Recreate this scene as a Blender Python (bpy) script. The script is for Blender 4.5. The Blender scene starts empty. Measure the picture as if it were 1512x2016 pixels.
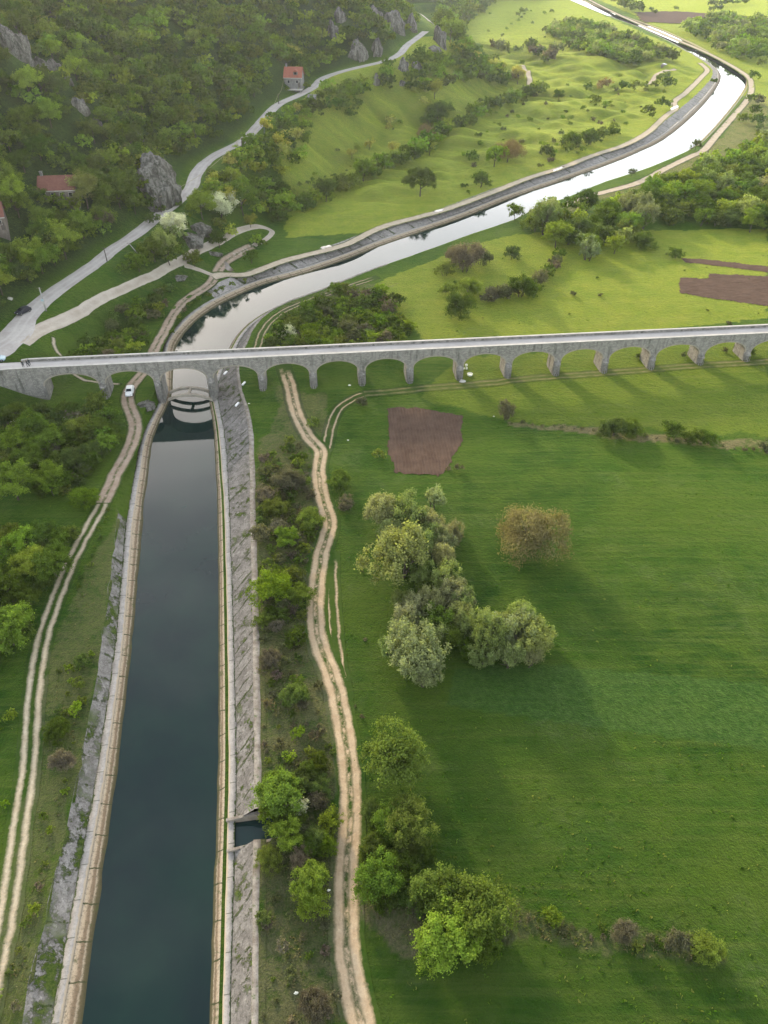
import bpy, bmesh, math, random
import numpy as np
from mathutils import Vector, Matrix

R = math.radians
rng = np.random.default_rng(7)
random.seed(7)
scene = bpy.context.scene
col = scene.collection

# ------------------------------------------------------------------ camera, sky, sun, exposure
CAM_H = 90.0; FPX = 1400.0; PITCH = R(40.8)
cam_d = bpy.data.cameras.new('camera'); cam = bpy.data.objects.new('camera', cam_d); col.objects.link(cam)
cam.location = (0, 0, CAM_H); cam.rotation_euler = (R(90) - PITCH, 0, 0)
cam_d.sensor_fit = 'HORIZONTAL'; cam_d.sensor_width = 36.0; cam_d.lens = 36.0 * FPX / 1512.0
cam_d.clip_start = 1.0; cam_d.clip_end = 30000.0
scene.camera = cam
SUN_EL = R(17); SUN_AZ = R(24.0)          # azimuth measured to the west of the view axis (+Y)
world = bpy.data.worlds.new('World'); scene.world = world; world.use_nodes = True
wn = world.node_tree; wn.nodes.clear()
sky = wn.nodes.new('ShaderNodeTexSky'); sky.sky_type = 'NISHITA'; sky.sun_disc = False
sky.sun_elevation = SUN_EL; sky.sun_rotation = -SUN_AZ
sky.air_density = 1.0; sky.dust_density = 1.2; sky.ozone_density = 1.0
bg = wn.nodes.new('ShaderNodeBackground'); bg.inputs['Strength'].default_value = 0.15
wo = wn.nodes.new('ShaderNodeOutputWorld')
wn.links.new(sky.outputs[0], bg.inputs['Color'])
# thin bright evening cloud low in the sky, strongest round the sun
def W_(typ, **k):
    nd = wn.nodes.new(typ)
    for a, v in k.items(): setattr(nd, a, v)
    return nd
def WM(op, a, b=0.0):
    nd = W_('ShaderNodeMath', operation=op)
    for q, w in enumerate((a, b)):
        if isinstance(w, bpy.types.NodeSocket): wn.links.new(w, nd.inputs[q])
        else: nd.inputs[q].default_value = w
    return nd.outputs[0]
tcw = W_('ShaderNodeTexCoord'); sx = W_('ShaderNodeSeparateXYZ'); wn.links.new(tcw.outputs['Generated'], sx.inputs[0])
dt = W_('ShaderNodeVectorMath', operation='DOT_PRODUCT'); wn.links.new(tcw.outputs['Generated'], dt.inputs[0]); dt.inputs[1].default_value = (-math.sin(SUN_AZ), math.cos(SUN_AZ), .1)
elev = WM('MAXIMUM', sx.outputs[2], 0.0); low = WM('POWER', 2.718, WM('MULTIPLY', WM('POWER', WM('DIVIDE', elev, .56), 2.0), -1.0))
tow = WM('POWER', WM('MULTIPLY', WM('ADD', dt.outputs['Value'], 1.0), .5), 3.0)
mpg = W_('ShaderNodeMapping'); mpg.inputs['Scale'].default_value = (1, 1, 3.5); wn.links.new(tcw.outputs['Generated'], mpg.inputs[0])
nz = W_('ShaderNodeTexNoise'); nz.inputs['Scale'].default_value = 2.6; nz.inputs['Detail'].default_value = 7; nz.inputs['Roughness'].default_value = .6; wn.links.new(mpg.outputs[0], nz.inputs[0])
cl = W_('ShaderNodeMapRange'); cl.inputs['From Min'].default_value = .42; cl.inputs['From Max'].default_value = .66; wn.links.new(nz.outputs[0], cl.inputs[0])
amt = WM('ADD', WM('MULTIPLY', WM('MULTIPLY', low, WM('ADD', WM('MULTIPLY', tow, .85), .12)), WM('ADD', WM('MULTIPLY', cl.outputs[0], .5), .7)), WM('ADD', WM('MULTIPLY', cl.outputs[0], .14), .05))
bg2 = W_('ShaderNodeBackground'); bg2.inputs['Color'].default_value = (1, .96, .90, 1); wn.links.new(WM('MULTIPLY', amt, 3.2), bg2.inputs['Strength'])
ads = W_('ShaderNodeAddShader'); wn.links.new(bg.outputs[0], ads.inputs[0]); wn.links.new(bg2.outputs[0], ads.inputs[1]); wn.links.new(ads.outputs[0], wo.inputs[0])
sun_d = bpy.data.lights.new('sun', 'SUN'); sun = bpy.data.objects.new('sun', sun_d); col.objects.link(sun)
sun_d.energy = 3.4; sun_d.angle = R(4.2); sun_d.color = (1.0, 0.80, 0.52)
SUNV = Vector((-math.sin(SUN_AZ) * math.cos(SUN_EL), math.cos(SUN_AZ) * math.cos(SUN_EL), math.sin(SUN_EL)))
sun.rotation_euler = SUNV.to_track_quat('Z', 'Y').to_euler(); sun.location = SUNV * 500
scene.view_settings.view_transform = 'Standard'; scene.view_settings.look = 'None'
scene.view_settings.exposure = 1.05; scene.view_settings.gamma = 1.0; scene.view_settings.use_curve_mapping = False
scene.render.engine = 'CYCLES'
scene.cycles.max_bounces = 6; scene.cycles.diffuse_bounces = 2; scene.cycles.transmission_bounces = 3
scene.cycles.transparent_max_bounces = 6; scene.cycles.volume_bounces = 0
try: scene.cycles.use_denoising = True
except Exception: pass
HAZE = 0.00007

# ------------------------------------------------------------------ numeric helpers
CP, SP = math.cos(PITCH), math.sin(PITCH)
def ray(px, py):
    u = (np.asarray(px, float) - 756) / FPX; v = -(np.asarray(py, float) - 1008) / FPX
    return np.stack([u, CP + v * SP, -SP + v * CP], -1)
def g(px, py, z=0.0):
    d = ray(px, py); t = (z - CAM_H) / d[..., 2]
    return np.stack([d[..., 0] * t, d[..., 1] * t], -1)
def proj(x, y, z):
    z = z - CAM_H; d = y * CP - z * SP; u = y * SP + z * CP
    return 756 + FPX * x / d, 1008 - FPX * u / d, d
def _h(ix, iy, s):
    n = (ix.astype(np.int64) * 374761393 + iy.astype(np.int64) * 668265263 + s * 974711) & 0x7fffffff
    n = ((n ^ (n >> 13)) * 1274126177) & 0x7fffffff
    return ((n ^ (n >> 16)) & 0xffff) / 65535.0
def vnoise(x, y, s=0):
    x0 = np.floor(x); y0 = np.floor(y); fx = x - x0; fy = y - y0
    fx = fx * fx * (3 - 2 * fx); fy = fy * fy * (3 - 2 * fy)
    a = _h(x0, y0, s); b = _h(x0 + 1, y0, s); c = _h(x0, y0 + 1, s); d = _h(x0 + 1, y0 + 1, s)
    return (a + (b - a) * fx) * (1 - fy) + (c + (d - c) * fx) * fy
def fbm(x, y, s=0, o=4):
    t = 0; a = .5; n = 0
    for i in range(o):
        t = t + a * (vnoise(x, y, s + i * 17) - .5); n += a; x = x * 2.03 + 3.1; y = y * 2.03 + 7.7; a *= .5
    return t / n * 2
def sstep(a, b, x):
    t = np.clip((x - a) / (b - a), 0, 1); return t * t * (3 - 2 * t)
def catmull(P, step):
    P = np.asarray(P, float); out = []
    Q = np.vstack([2 * P[0] - P[1], P, 2 * P[-1] - P[-2]])
    for i in range(1, len(Q) - 2):
        p0, p1, p2, p3 = Q[i - 1:i + 3]
        n = max(2, int(np.linalg.norm((p2 - p1)[:2]) / step) + 1)
        t = np.linspace(0, 1, n, endpoint=False)[:, None]
        out.append(.5 * (2 * p1 + (p2 - p0) * t + (2 * p0 - 5 * p1 + 4 * p2 - p3) * t * t + (3 * p1 - p0 - 3 * p2 + p3) * t ** 3))
    out.append(P[-1:]); return np.vstack(out)
def resample(P, step):
    d = np.r_[0, np.cumsum(np.linalg.norm(np.diff(P[:, :2], axis=0), axis=1))]
    n = max(2, int(d[-1] / step) + 1); s = np.linspace(0, d[-1], n)
    return np.stack([np.interp(s, d, P[:, k]) for k in range(P.shape[1])], 1)
def smooth(A, n):
    for _ in range(n):
        B = A.copy(); B[1:-1] = (A[:-2] + 2 * A[1:-1] + A[2:]) / 4; A = B
    return A
def polydist(P, x, y):
    """distance, signed side (+ to the left of travel), fractional index along polyline P"""
    best = np.full(x.shape, 1e18); side = np.zeros(x.shape); idx = np.zeros(x.shape)
    for i in range(len(P) - 1):
        ax, ay = P[i, :2]; bx, by = P[i + 1, :2]; dx, dy = bx - ax, by - ay; L = dx * dx + dy * dy + 1e-9
        t = np.clip(((x - ax) * dx + (y - ay) * dy) / L, 0, 1)
        d = (x - ax - dx * t) ** 2 + (y - ay - dy * t) ** 2
        m = d < best
        best = np.where(m, d, best); side = np.where(m, np.sign(dx * (y - ay) - dy * (x - ax)), side); idx = np.where(m, i + t, idx)
    return np.sqrt(best), side, idx
def inpoly(poly, x, y):
    r = np.zeros(x.shape, bool); n = len(poly)
    for i in range(n):
        x1, y1 = poly[i]; x2, y2 = poly[(i + 1) % n]
        c = ((y1 > y) != (y2 > y)) & (x < (x2 - x1) * (y - y1) / (y2 - y1 + 1e-12) + x1)
        r ^= c
    return r

# ------------------------------------------------------------------ layout lines (photo pixels -> ground)
ROADPX = [(15, 672, 7.85), (50, 627, 8.1), (100, 581, 8.9), (150, 546, 10), (200, 511, 10.8), (220, 493, 11.2), (270, 460, 12), (310, 427, 12.8), (350, 396, 13.6),
          (377, 370, 14.2), (385, 345, 14.6), (405, 320, 15.2), (435, 300, 15.8), (475, 280, 16.4), (500, 257, 17), (525, 228, 18), (550, 205, 19),
          (590, 187, 20), (620, 170, 21), (635, 155, 21.5), (670, 142, 22.5), (710, 132, 23), (756, 121, 24), (786, 107, 25), (801, 90, 26), (821, 75, 27), (838, 62, 28)]
ROAD = np.array([[*g(a, b, z), z] for a, b, z in ROADPX])
FOOT = np.vstack([[[-165, -150, 6], [-150, 20, 7], [-128, 90, 7.6], [-108, 128, 7.8]], ROAD,
                  [[18, 690, 22], [-30, 760, 14], [-20, 850, 8], [60, 930, 6], [150, 1050, 6], [300, 1500, 6], [700, 4000, 6]]])
CL = [(160, 2016), (197, 1750), (230, 1512), (260, 1258), (282, 1008), (292, 930), (300, 866), (318, 820), (335, 788), (339, 767), (340, 740), (341, 715), (343, 694), (350, 674), (370, 649), (390, 629), (425, 604),
      (475, 579), (525, 559), (600, 539), (690, 508), (756, 482), (906, 431), (1006, 391), (1106, 357), (1206, 321), (1256, 300), (1306, 275), (1356, 236),
      (1396, 195), (1415, 167), (1417, 150), (1404, 135), (1371, 115), (1346, 100), (1306, 80), (1256, 55), (1206, 37), (1156, 17), (1116, 0)]
CR = [(413, 2016), (422, 1750), (430, 1512), (431, 1258), (429, 1008), (425, 930), (422, 861), (418, 819), (412, 788), (412, 767), (422, 735), (436, 712), (450, 689), (460, 669), (480, 645), (510, 622),
      (550, 602), (600, 585), (650, 566), (700, 546), (821, 503), (906, 472), (996, 441), (1036, 420), (1106, 395), (1171, 368), (1256, 340), (1321, 313),
      (1366, 289), (1401, 256), (1431, 222), (1456, 190), (1467, 170), (1466, 155), (1451, 143), (1421, 128), (1381, 105), (1356, 90), (1306, 67), (1231, 40), (1181, 20), (1136, 0)]
WZ = -2.6
Lw = g(*np.array(CL).T, WZ); Rw = g(*np.array(CR).T, WZ)
def ext(P):
    d = P[0] - P[1]; d = d / np.linalg.norm(d); e = P[-1] - P[-2]; e = e / np.linalg.norm(e)
    return np.vstack([P[0] + d * 90, P[0] + d * 45, P, P[-1] + e * 120, P[-1] + e * 300])
Lw = smooth(resample(catmull(ext(Lw), 2), 2.0), 1); Rw = smooth(resample(catmull(ext(Rw), 2), 2.0), 1)
dd = ((Lw[:, None, :] - Rw[None, :, :]) ** 2).sum(-1); j = np.maximum.accumulate(dd.argmin(1))
CC = smooth((Lw + Rw[j]) / 2, 6); CC = smooth(resample(CC, 2.0), 3)
# half widths on each side measured along normals
def normals(P):
    t = np.gradient(P, axis=0); t /= np.linalg.norm(t, axis=1)[:, None] + 1e-9
    return np.stack([-t[:, 1], t[:, 0]], 1)
CN = normals(CC)
HWl = polydist(Lw, CC[:, 0], CC[:, 1])[0]; HWr = polydist(Rw, CC[:, 0], CC[:, 1])[0]
fw_ = sstep(600, 660, CC[:, 1]) * 6.6
HWl = np.maximum(smooth(HWl, 1), fw_); HWr = np.maximum(smooth(HWr, 1), fw_)
ny = len(CC)
def tab(keys):
    ky = np.array([k[0] for k in keys], float); return [np.interp(CC[:, 1], ky, np.array([k[i] for k in keys], float)) for i in range(1, len(keys[0]))]
# world y: 21 bottom, 51@1512, 75@1258, 104@1008, 126@861, 145 bridge, 160, ...
gl, wl, sl = tab([(0, 2.0, 1.1, 2.6), (21, 2.0, 1.05, 2.6), (51, 1.25, 1.2, 1.8), (75, 1.2, 1.2, 1.6), (104, 1.6, 1.3, 1.0), (110, 1.4, 1.3, 2.2), (126, 1.3, 1.2, 2.4), (140, 1.0, 1.0, 1.2),
                  (152, 1.0, 1.0, 1.2), (165, 1.6, 1.2, 2.5), (190, 2.0, 1.4, 3.4), (230, 2.0, 1.5, 4.4), (450, 2.0, 1.5, 4.6), (560, 1.5, 1.0, 3), (640, 1.2, .6, 2.0), (2000, 1.2, .6, 2)])
gr, wd, wr, sr, er = tab([(0, 1.0, .4, .9, 2.5, .6), (21, 1.0, .4, .9, 2.5, .6), (51, 1.0, .5, 1.1, 2.7, .8), (104, .9, .45, 1.0, 4.2, .9), (126, .8, .4, 1.4, 5.2, .9), (140, .6, .3, 1.3, 5.6, .7),
                  (152, .6, .3, 1.2, 5.2, .6), (168, .7, .4, 1.2, 3.0, .5), (200, .7, .5, .9, 2.2, .4), (230, .8, .6, .5, 1.8, .3), (2000, .8, .6, .5, 1.8, .3)])
WZV = WZ + 1.4 * sstep(380, 620, CC[:, 1])
OUTL = HWl + gl + wl + sl; OUTR = HWr + gr + wd + wr + sr + er
def rp_(yv, o):
    k = int(np.abs(CC[:, 1] - yv).argmin()); return CC[k] - CN[k] * (HWr[k] + gr[k] + wd[k] + o)
IY0, IY1 = g(0, 1668, 0)[1], g(0, 1611, 0)[1]
INLET = np.array([rp_(IY0, wr[0]), rp_(IY1, wr[0]), rp_(IY1, 8.2), rp_(IY0, 8.2)])

# bridge line (near parapet top)
BZ = 8.6
B0 = np.array([-80.96, 144.86]); B1 = np.array([95.03, 162.2]); BD = (B1 - B0) / np.linalg.norm(B1 - B0); BN = np.array([-BD[1], BD[0]]); BW = 4.6
def bxy(s, o=0.0): return B0 + BD * s + BN * o

RIDGES = [([(330, 365, 20), (255, 275, 42), (160, 180, 70), (60, 80, 100)], 11, 13), ([(800, 70, 34), (760, 45, 55), (700, 15, 85)], 10, 22), ([(640, 60, 60), (600, 20, 85)], 8, 25)]
RIDGEW = [(np.array([g(a, b, z) for a, b, z in p]), A, w) for p, A, w in RIDGES]
def terrain(x, y):
    shp = x.shape; x = x.ravel(); y = y.ravel()
    d, s, i = polydist(FOOT, x, y)
    zr = np.interp(i, np.arange(len(FOOT)), FOOT[:, 2])
    dl = np.maximum(d - 4.0, 0)
    hm = 230.0
    up = hm * (1 - np.exp(-dl * 0.70 / hm))
    n1 = fbm(x / 55, y / 55, 3, 5); n2 = fbm(x / 12, y / 12, 9, 4)
    up = up + (n1 * 16 + n2 * 2.5) * np.clip(dl / 45, 0, 1)
    for P, A, w in RIDGEW:
        rd = polydist(P, x, y)[0]; up = up + A * np.exp(-(rd / w) ** 2) * np.clip(dl / 12, 0, 1)
    hill = zr + np.maximum(up, 0)
    fall = 1 - sstep(3.0, 5.0 + zr * 1.75, d)
    plain = zr * fall
    # gentle relief of the plain
    n = fbm(x / 38, y / 30, 21, 3); rel = sstep(230, 330, y) * (1 - sstep(640, 760, y))
    cd = polydist(CC[::4], x, y)
    left = (cd[1] > 0)
    n = n + fbm(x / 13, y / 11, 23, 3) * .16
    base = rel * np.where(left, np.clip((cd[0] - 16) / 30, 0, 1), 0) * (np.abs(n) * 9.0 - 1.0) + fbm(x / 60, y / 60, 31, 3) * .5
    base = base * np.clip((cd[0] - 14) / 14, 0.12, 1)
    base = base + sstep(40, 110, x) * (1 - sstep(200, 260, y)) * sstep(110, 150, y) * 1.3
    # canal berms below the bridge: ground drops towards the canal left pier
    z = np.where(s > 0, hill, np.maximum(plain, 0) + base * (1 - fall))
    far = sstep(1500, 6000, y)
    z = z + far * (fbm(x / 900, y / 900, 77, 4) * 60 + 30)
    z = z + fbm(x / 2.6, y / 2.6, 51, 3) * .10 * np.clip((d - 4) / 6, 0, 1)
    return z.reshape(shp)
yr = [-80.0]
while yr[-1] < 9000:
    y_ = yr[-1]
    yr.append(y_ + (0.6 if y_ < 185 else (0.0033 * y_ if y_ < 1100 else 0.03 * y_)))
YR = np.array(yr); NC = 640
WX = 118 + .6 * np.maximum(YR, 0)
U = np.linspace(-1, 1, NC)
GX = WX[:, None] * U[None, :]; GY = np.repeat(YR[:, None], NC, 1)
ZU = terrain(GX, GY)
def samp(Z, x, y):
    x = np.asarray(x, float); y = np.asarray(y, float)
    yi = np.clip(np.searchsorted(YR, y) - 1, 0, len(YR) - 2); fy = np.clip((y - YR[yi]) / (YR[yi + 1] - YR[yi]), 0, 1)
    def row(i):
        c = np.clip((x / WX[i] + 1) / 2 * (NC - 1), 0, NC - 1.001); k = c.astype(int); f = c - k
        return Z[i, k] * (1 - f) + Z[i, k + 1] * f
    return row(yi) * (1 - fy) + row(yi + 1) * fy
def gz(x, y): return samp(ZU, x, y)
def hit(px, py, off=0.0):
    """where the ray through a photo pixel meets the ground raised by off"""
    d = ray(px, py); shp = d.shape[:-1]; d = d.reshape(-1, 3); off = np.broadcast_to(np.asarray(off, float), shp).ravel()
    t = np.full(len(d), 20.0); done = np.zeros(len(d), bool); step = np.full(len(d), 4.0)
    tp = t.copy()
    for _ in range(900):
        x = d[:, 0] * t; y = d[:, 1] * t; z = CAM_H + d[:, 2] * t
        below = z < gz(x, y) + off
        new = below & ~done; done |= new
        if done.all(): break
        tp = np.where(done, tp, t); t = np.where(done, t, t + np.maximum(1.0, t * .006))
        if (t[~done] > 6000).all(): break
    lo, hi = tp, t
    for _ in range(14):
        m = (lo + hi) / 2; z = CAM_H + d[:, 2] * m; b = z < gz(d[:, 0] * m, d[:, 1] * m) + off
        hi = np.where(b, m, hi); lo = np.where(b, lo, m)
    return np.stack([d[:, 0] * hi, d[:, 1] * hi, gz(d[:, 0] * hi, d[:, 1] * hi)], -1).reshape(shp + (3,))

# ------------------------------------------------------------------ materials
def mat(name):
    m = bpy.data.materials.new(name); m.use_nodes = True; m.node_tree.nodes.clear(); return m, N(m.node_tree)
class N:
    def __init__(s, t): s.t = t
    def n(s, typ, **k):
        nd = s.t.nodes.new(typ)
        for a, v in k.items():
            if a == 'inp':
                for q, w in v.items():
                    if isinstance(w, bpy.types.NodeSocket): s.t.links.new(w, nd.inputs[q])
                    else: nd.inputs[q].default_value = w
            else: setattr(nd, a, v)
        return nd
    def l(s, a, b): s.t.links.new(a, b)
    def noise(s, vec, scale, detail=4, rough=.55):
        return s.n('ShaderNodeTexNoise', inp={'Vector': vec, 'Scale': scale, 'Detail': detail, 'Roughness': rough}).outputs[0]
    def ramp(s, fac, stops):
        r = s.n('ShaderNodeValToRGB', inp={'Fac': fac}); e = r.color_ramp.elements
        while len(e) < len(stops): e.new(.5)
        for k, (p, c) in enumerate(stops): e[k].position = p; e[k].color = (*c, 1) if len(c) == 3 else c
        return r.outputs[0]
    def step(s, fac, a, b):
        return s.n('ShaderNodeMapRange', clamp=True, inp={'Value': fac, 'From Min': a, 'From Max': b, 'To Min': 0., 'To Max': 1.}).outputs[0]
    def mix(s, f, a, b, bl='MIX'):
        m = s.n('ShaderNodeMix', data_type='RGBA', blend_type=bl)
        for q, w in ((0, f), (6, a), (7, b)):
            if isinstance(w, bpy.types.NodeSocket): s.t.links.new(w, m.inputs[q])
            else: m.inputs[q].default_value = (*w, 1) if isinstance(w, tuple) and len(w) == 3 else w
        return m.outputs[2]
    def m(s, op, a, b=0.0, c=0.0):
        nd = s.n('ShaderNodeMath', operation=op)
        for q, w in enumerate((a, b, c)):
            if isinstance(w, bpy.types.NodeSocket): s.t.links.new(w, nd.inputs[q])
            else: nd.inputs[q].default_value = w
        return nd.outputs[0]
    def pos(s): return s.n('ShaderNodeNewGeometry').outputs['Position']
    def obj(s): return s.n('ShaderNodeTexCoord').outputs['Object']
    def uv(s): return s.n('ShaderNodeTexCoord').outputs['UV']
    def attr(s, name): return s.n('ShaderNodeAttribute', attribute_name=name)
    def out(s, colr, rough=.9, bump=None, bs=.3, bd=.1, spec=.2, **kw):
        p = s.n('ShaderNodeBsdfPrincipled', inp={'Base Color': colr if isinstance(colr, bpy.types.NodeSocket) else (*colr, 1), 'Roughness': rough, 'Specular IOR Level': spec, **kw})
        if bump is not None:
            b = s.n('ShaderNodeBump', inp={'Height': bump, 'Strength': bs, 'Distance': bd}); s.l(b.outputs[0], p.inputs['Normal'])
        o = s.n('ShaderNodeOutputMaterial'); s.l(p.outputs[0], o.inputs[0]); return p
def grass_color(q):
    """meadow colour shared by the ground and every strip that lies on it"""
    P = q.pos(); cov = q.attr('cover'); sep = q.n('ShaderNodeSeparateColor', inp={0: cov.outputs['Color']})
    dry, crop, backlit = sep.outputs[0], sep.outputs[1], sep.outputs[2]
    big = q.noise(P, .022, 5); med = q.noise(P, .16, 5, .65); fine = q.noise(P, 1.1, 6, .75); tuft = q.noise(P, 4.0, 3, .7)
    c = q.ramp(big, [(.38, (.012, .038, .003)), (.5, (.021, .054, .004)), (.62, (.042, .072, .007))])
    c = q.mix(q.step(med, .38, .72), c, (.044, .074, .009))
    c = q.mix(q.m('MULTIPLY', q.step(fine, .50, .75), .55), c, (.014, .036, .004))
    # faint mowing streaks across the meadows
    st = q.noise(q.n('ShaderNodeMapping', inp={'Vector': P, 'Rotation': (0, 0, R(-8)), 'Scale': (.05, 1.1, 1)}).outputs[0], 1.0, 5, .7)
    c = q.mix(q.m('MULTIPLY', q.step(st, .46, .64), .6), c, (.054, .078, .015))
    pale = q.m('MULTIPLY', q.step(q.noise(P, .055, 4, .7), .54, .70), q.step(fine, .4, .62))
    c = q.mix(q.m('MULTIPLY', pale, .55), c, (.080, .102, .042))
    backlit_col = q.mix(q.step(med, .35, .7), (.135, .170, .022), (.19, .20, .034))  # lighter yellow grass: sun glowing through far blades put into the colour
    backlit_col = q.mix(q.m('MULTIPLY', q.step(fine, .48, .66), .45), backlit_col, (.055, .095, .012)); backlit_col = q.mix(q.m('MULTIPLY', q.step(st, .48, .62), .35), backlit_col, (.20, .20, .06))
    c = q.mix(q.m('MULTIPLY', backlit, .85), c, backlit_col)
    cr = q.mix(q.step(fine, .38, .62), (.014, .046, .008), (.050, .092, .024))
    c = q.mix(crop, c, cr)
    dm = q.m('MULTIPLY', q.step(q.m('ADD', q.m('MULTIPLY', fine, .6), q.m('MULTIPLY', med, .5)), .40, .58), dry)
    c = q.mix(dm, c, q.mix(q.step(tuft, .4, .65), (.070, .062, .038), (.155, .135, .085)))
    c = q.mix(q.m('MULTIPLY', q.step(tuft, .52, .8), .5), c, (.010, .028, .004))
    c = q.mix(cov.outputs['Alpha'], c, q.mix(q.step(fine, .35, .65), (.014, .028, .007), (.032, .054, .012)))
    h = q.m('ADD', q.m('MULTIPLY', fine, 1.0), q.m('MULTIPLY', tuft, .6))
    return c, h
def m_ground():
    m, q = mat('meadow'); c, h = grass_color(q); sh = q.mix(1.0, c, (4.2, 4.2, 1.6), 'MULTIPLY'); q.out(c, .95, h, 1.0, .55, .1, **{'Sheen Weight': .8, 'Sheen Roughness': .35, 'Sheen Tint': sh}); return m
def m_track(name, halfs, wid, dirt=((.30, .215, .14), (.40, .31, .22)), soft=.22, center=.0, amount=1.0):
    """ruts at the cross offsets in halfs, u in metres across the strip"""
    m, q = mat(name); c, h = grass_color(q)
    uv = q.n('ShaderNodeSeparateXYZ', inp={0: q.uv()}); u, v = uv.outputs[0], uv.outputs[1]
    P = q.pos(); wob = q.m('MULTIPLY', q.m('SUBTRACT', q.noise(P, .35, 4), .5), .7); un = q.m('ADD', u, wob)
    ed = q.m('MULTIPLY', q.m('SUBTRACT', q.noise(P, 2.2, 5, .7), .5), .55)
    f = None
    for a in halfs:
        d = q.m('ABSOLUTE', q.m('SUBTRACT', un, a)); d = q.m('ADD', d, ed)
        k = q.m('SUBTRACT', 1.0, q.step(d, wid - soft, wid + soft))
        f = k if f is None else q.m('MAXIMUM', f, k)
    if center: 
        d = q.m('ADD', q.m('ABSOLUTE', un), ed); k = q.m('MULTIPLY', q.m('SUBTRACT', 1.0, q.step(d, center - .2, center + .2)), q.step(q.noise(P, .8, 5, .7), .42, .6)); f = q.m('MAXIMUM', f, k)
    if amount < 1: f = q.m('MULTIPLY', f, q.m('MULTIPLY', amount, q.step(q.noise(P, .25, 4), .3, .6)))
    fd = q.attr('fade').outputs['Fac']; f = q.m('MULTIPLY', f, q.step(q.m('ADD', fd, q.m('MULTIPLY', q.m('SUBTRACT', q.noise(P, .6, 5, .7), .5), .9)), .2, .5))
    dc = q.mix(q.step(q.noise(P, .5, 6, .7), .35, .65), dirt[0], dirt[1]); dc = q.mix(q.m('MULTIPLY', q.step(q.noise(P, 1.1, 6, .8), .55, .62), .5), dc, tuple(x * 1.25 for x in dirt[1]))
    dc = q.mix(q.m('MULTIPLY', q.step(q.noise(P, 3.0, 4, .7), .5, .75), .5), dc, tuple(x * .6 for x in dirt[0]))
    q.out(q.mix(f, c, dc), .95, q.m('SUBTRACT', h, q.m('MULTIPLY', f, .8)), .6, .25, .1); return m
def m_stone(name, a, b, scale=.6, bump=.5, stain=.5, green=0.0):
    m, q = mat(name); P = q.obj(); n1 = q.noise(P, scale, 6, .7); n2 = q.noise(P, scale * 6, 5, .7); n3 = q.noise(P, scale * .25, 3)
    c = q.mix(q.step(n1, .35, .65), a, b); c = q.mix(q.m('MULTIPLY', q.step(n2, .5, .75), stain), c, tuple(x * .45 for x in a))
    c = q.mix(q.m('MULTIPLY', q.step(n3, .5, .7), .4), c, tuple(min(1, x * 1.25) for x in b))
    if green: c = q.mix(q.m('MULTIPLY', q.step(q.noise(P, scale * 1.7, 5, .7), .56, .66), green), c, (.05, .09, .02))
    q.out(c, .92, n2, bump, .1, .15); return m
def m_masonry():
    m, q = mat('bridge_masonry'); P = q.obj(); s = q.n('ShaderNodeSeparateXYZ', inp={0: P})
    v = q.n('ShaderNodeCombineXYZ', inp={0: q.m('ADD', s.outputs[0], s.outputs[1]), 1: s.outputs[2]}).outputs[0]
    b = q.n('ShaderNodeTexBrick', inp={'Vector': v, 'Color1': (.20, .185, .16, 1), 'Color2': (.34, .315, .275, 1), 'Mortar': (.125, .12, .112, 1), 'Scale': 1.0, 'Mortar Size': .02, 'Brick Width': .52, 'Row Height': .27})
    n1 = q.noise(P, .5, 6, .7); n2 = q.noise(P, 5, 4, .7)
    st = q.noise(q.n('ShaderNodeMapping', inp={'Vector': P, 'Scale': (.8, .8, .14)}).outputs[0], 1.0, 5, .75)
    c = q.mix(q.m('MULTIPLY', q.step(n1, .4, .7), .4), b.outputs[0], (.34, .325, .30))
    c = q.mix(q.m('MULTIPLY', q.step(st, .5, .64), .75), c, (.075, .075, .06))
    c = q.mix(q.m('MULTIPLY', q.step(n2, .52, .75), .45), c, (.12, .115, .105))
    q.out(c, .95, q.m('ADD', b.outputs[1], n2), .6, .06, .1); return m
def m_asphalt(name, a, b, wear=.5):
    m, q = mat(name); P = q.pos(); n1 = q.noise(P, .22, 6, .7); n2 = q.noise(P, 2.5, 5, .75)
    c = q.mix(q.step(n1, .35, .65), a, b); c = q.mix(q.m('MULTIPLY', q.step(n2, .5, .8), wear), c, tuple(x * .6 for x in a))
    uv = q.n('ShaderNodeSeparateXYZ', inp={0: q.uv()}); 
    tr = q.m('ABSOLUTE', q.m('SUBTRACT', q.m('ABSOLUTE', uv.outputs[0]), .95))
    c = q.mix(q.m('MULTIPLY', q.m('SUBTRACT', 1, q.step(tr, .15, .55)), .3), c, tuple(min(1, x * 1.2) for x in b))
    q.out(c, .9, n2, .3, .04, .2); return m
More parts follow.
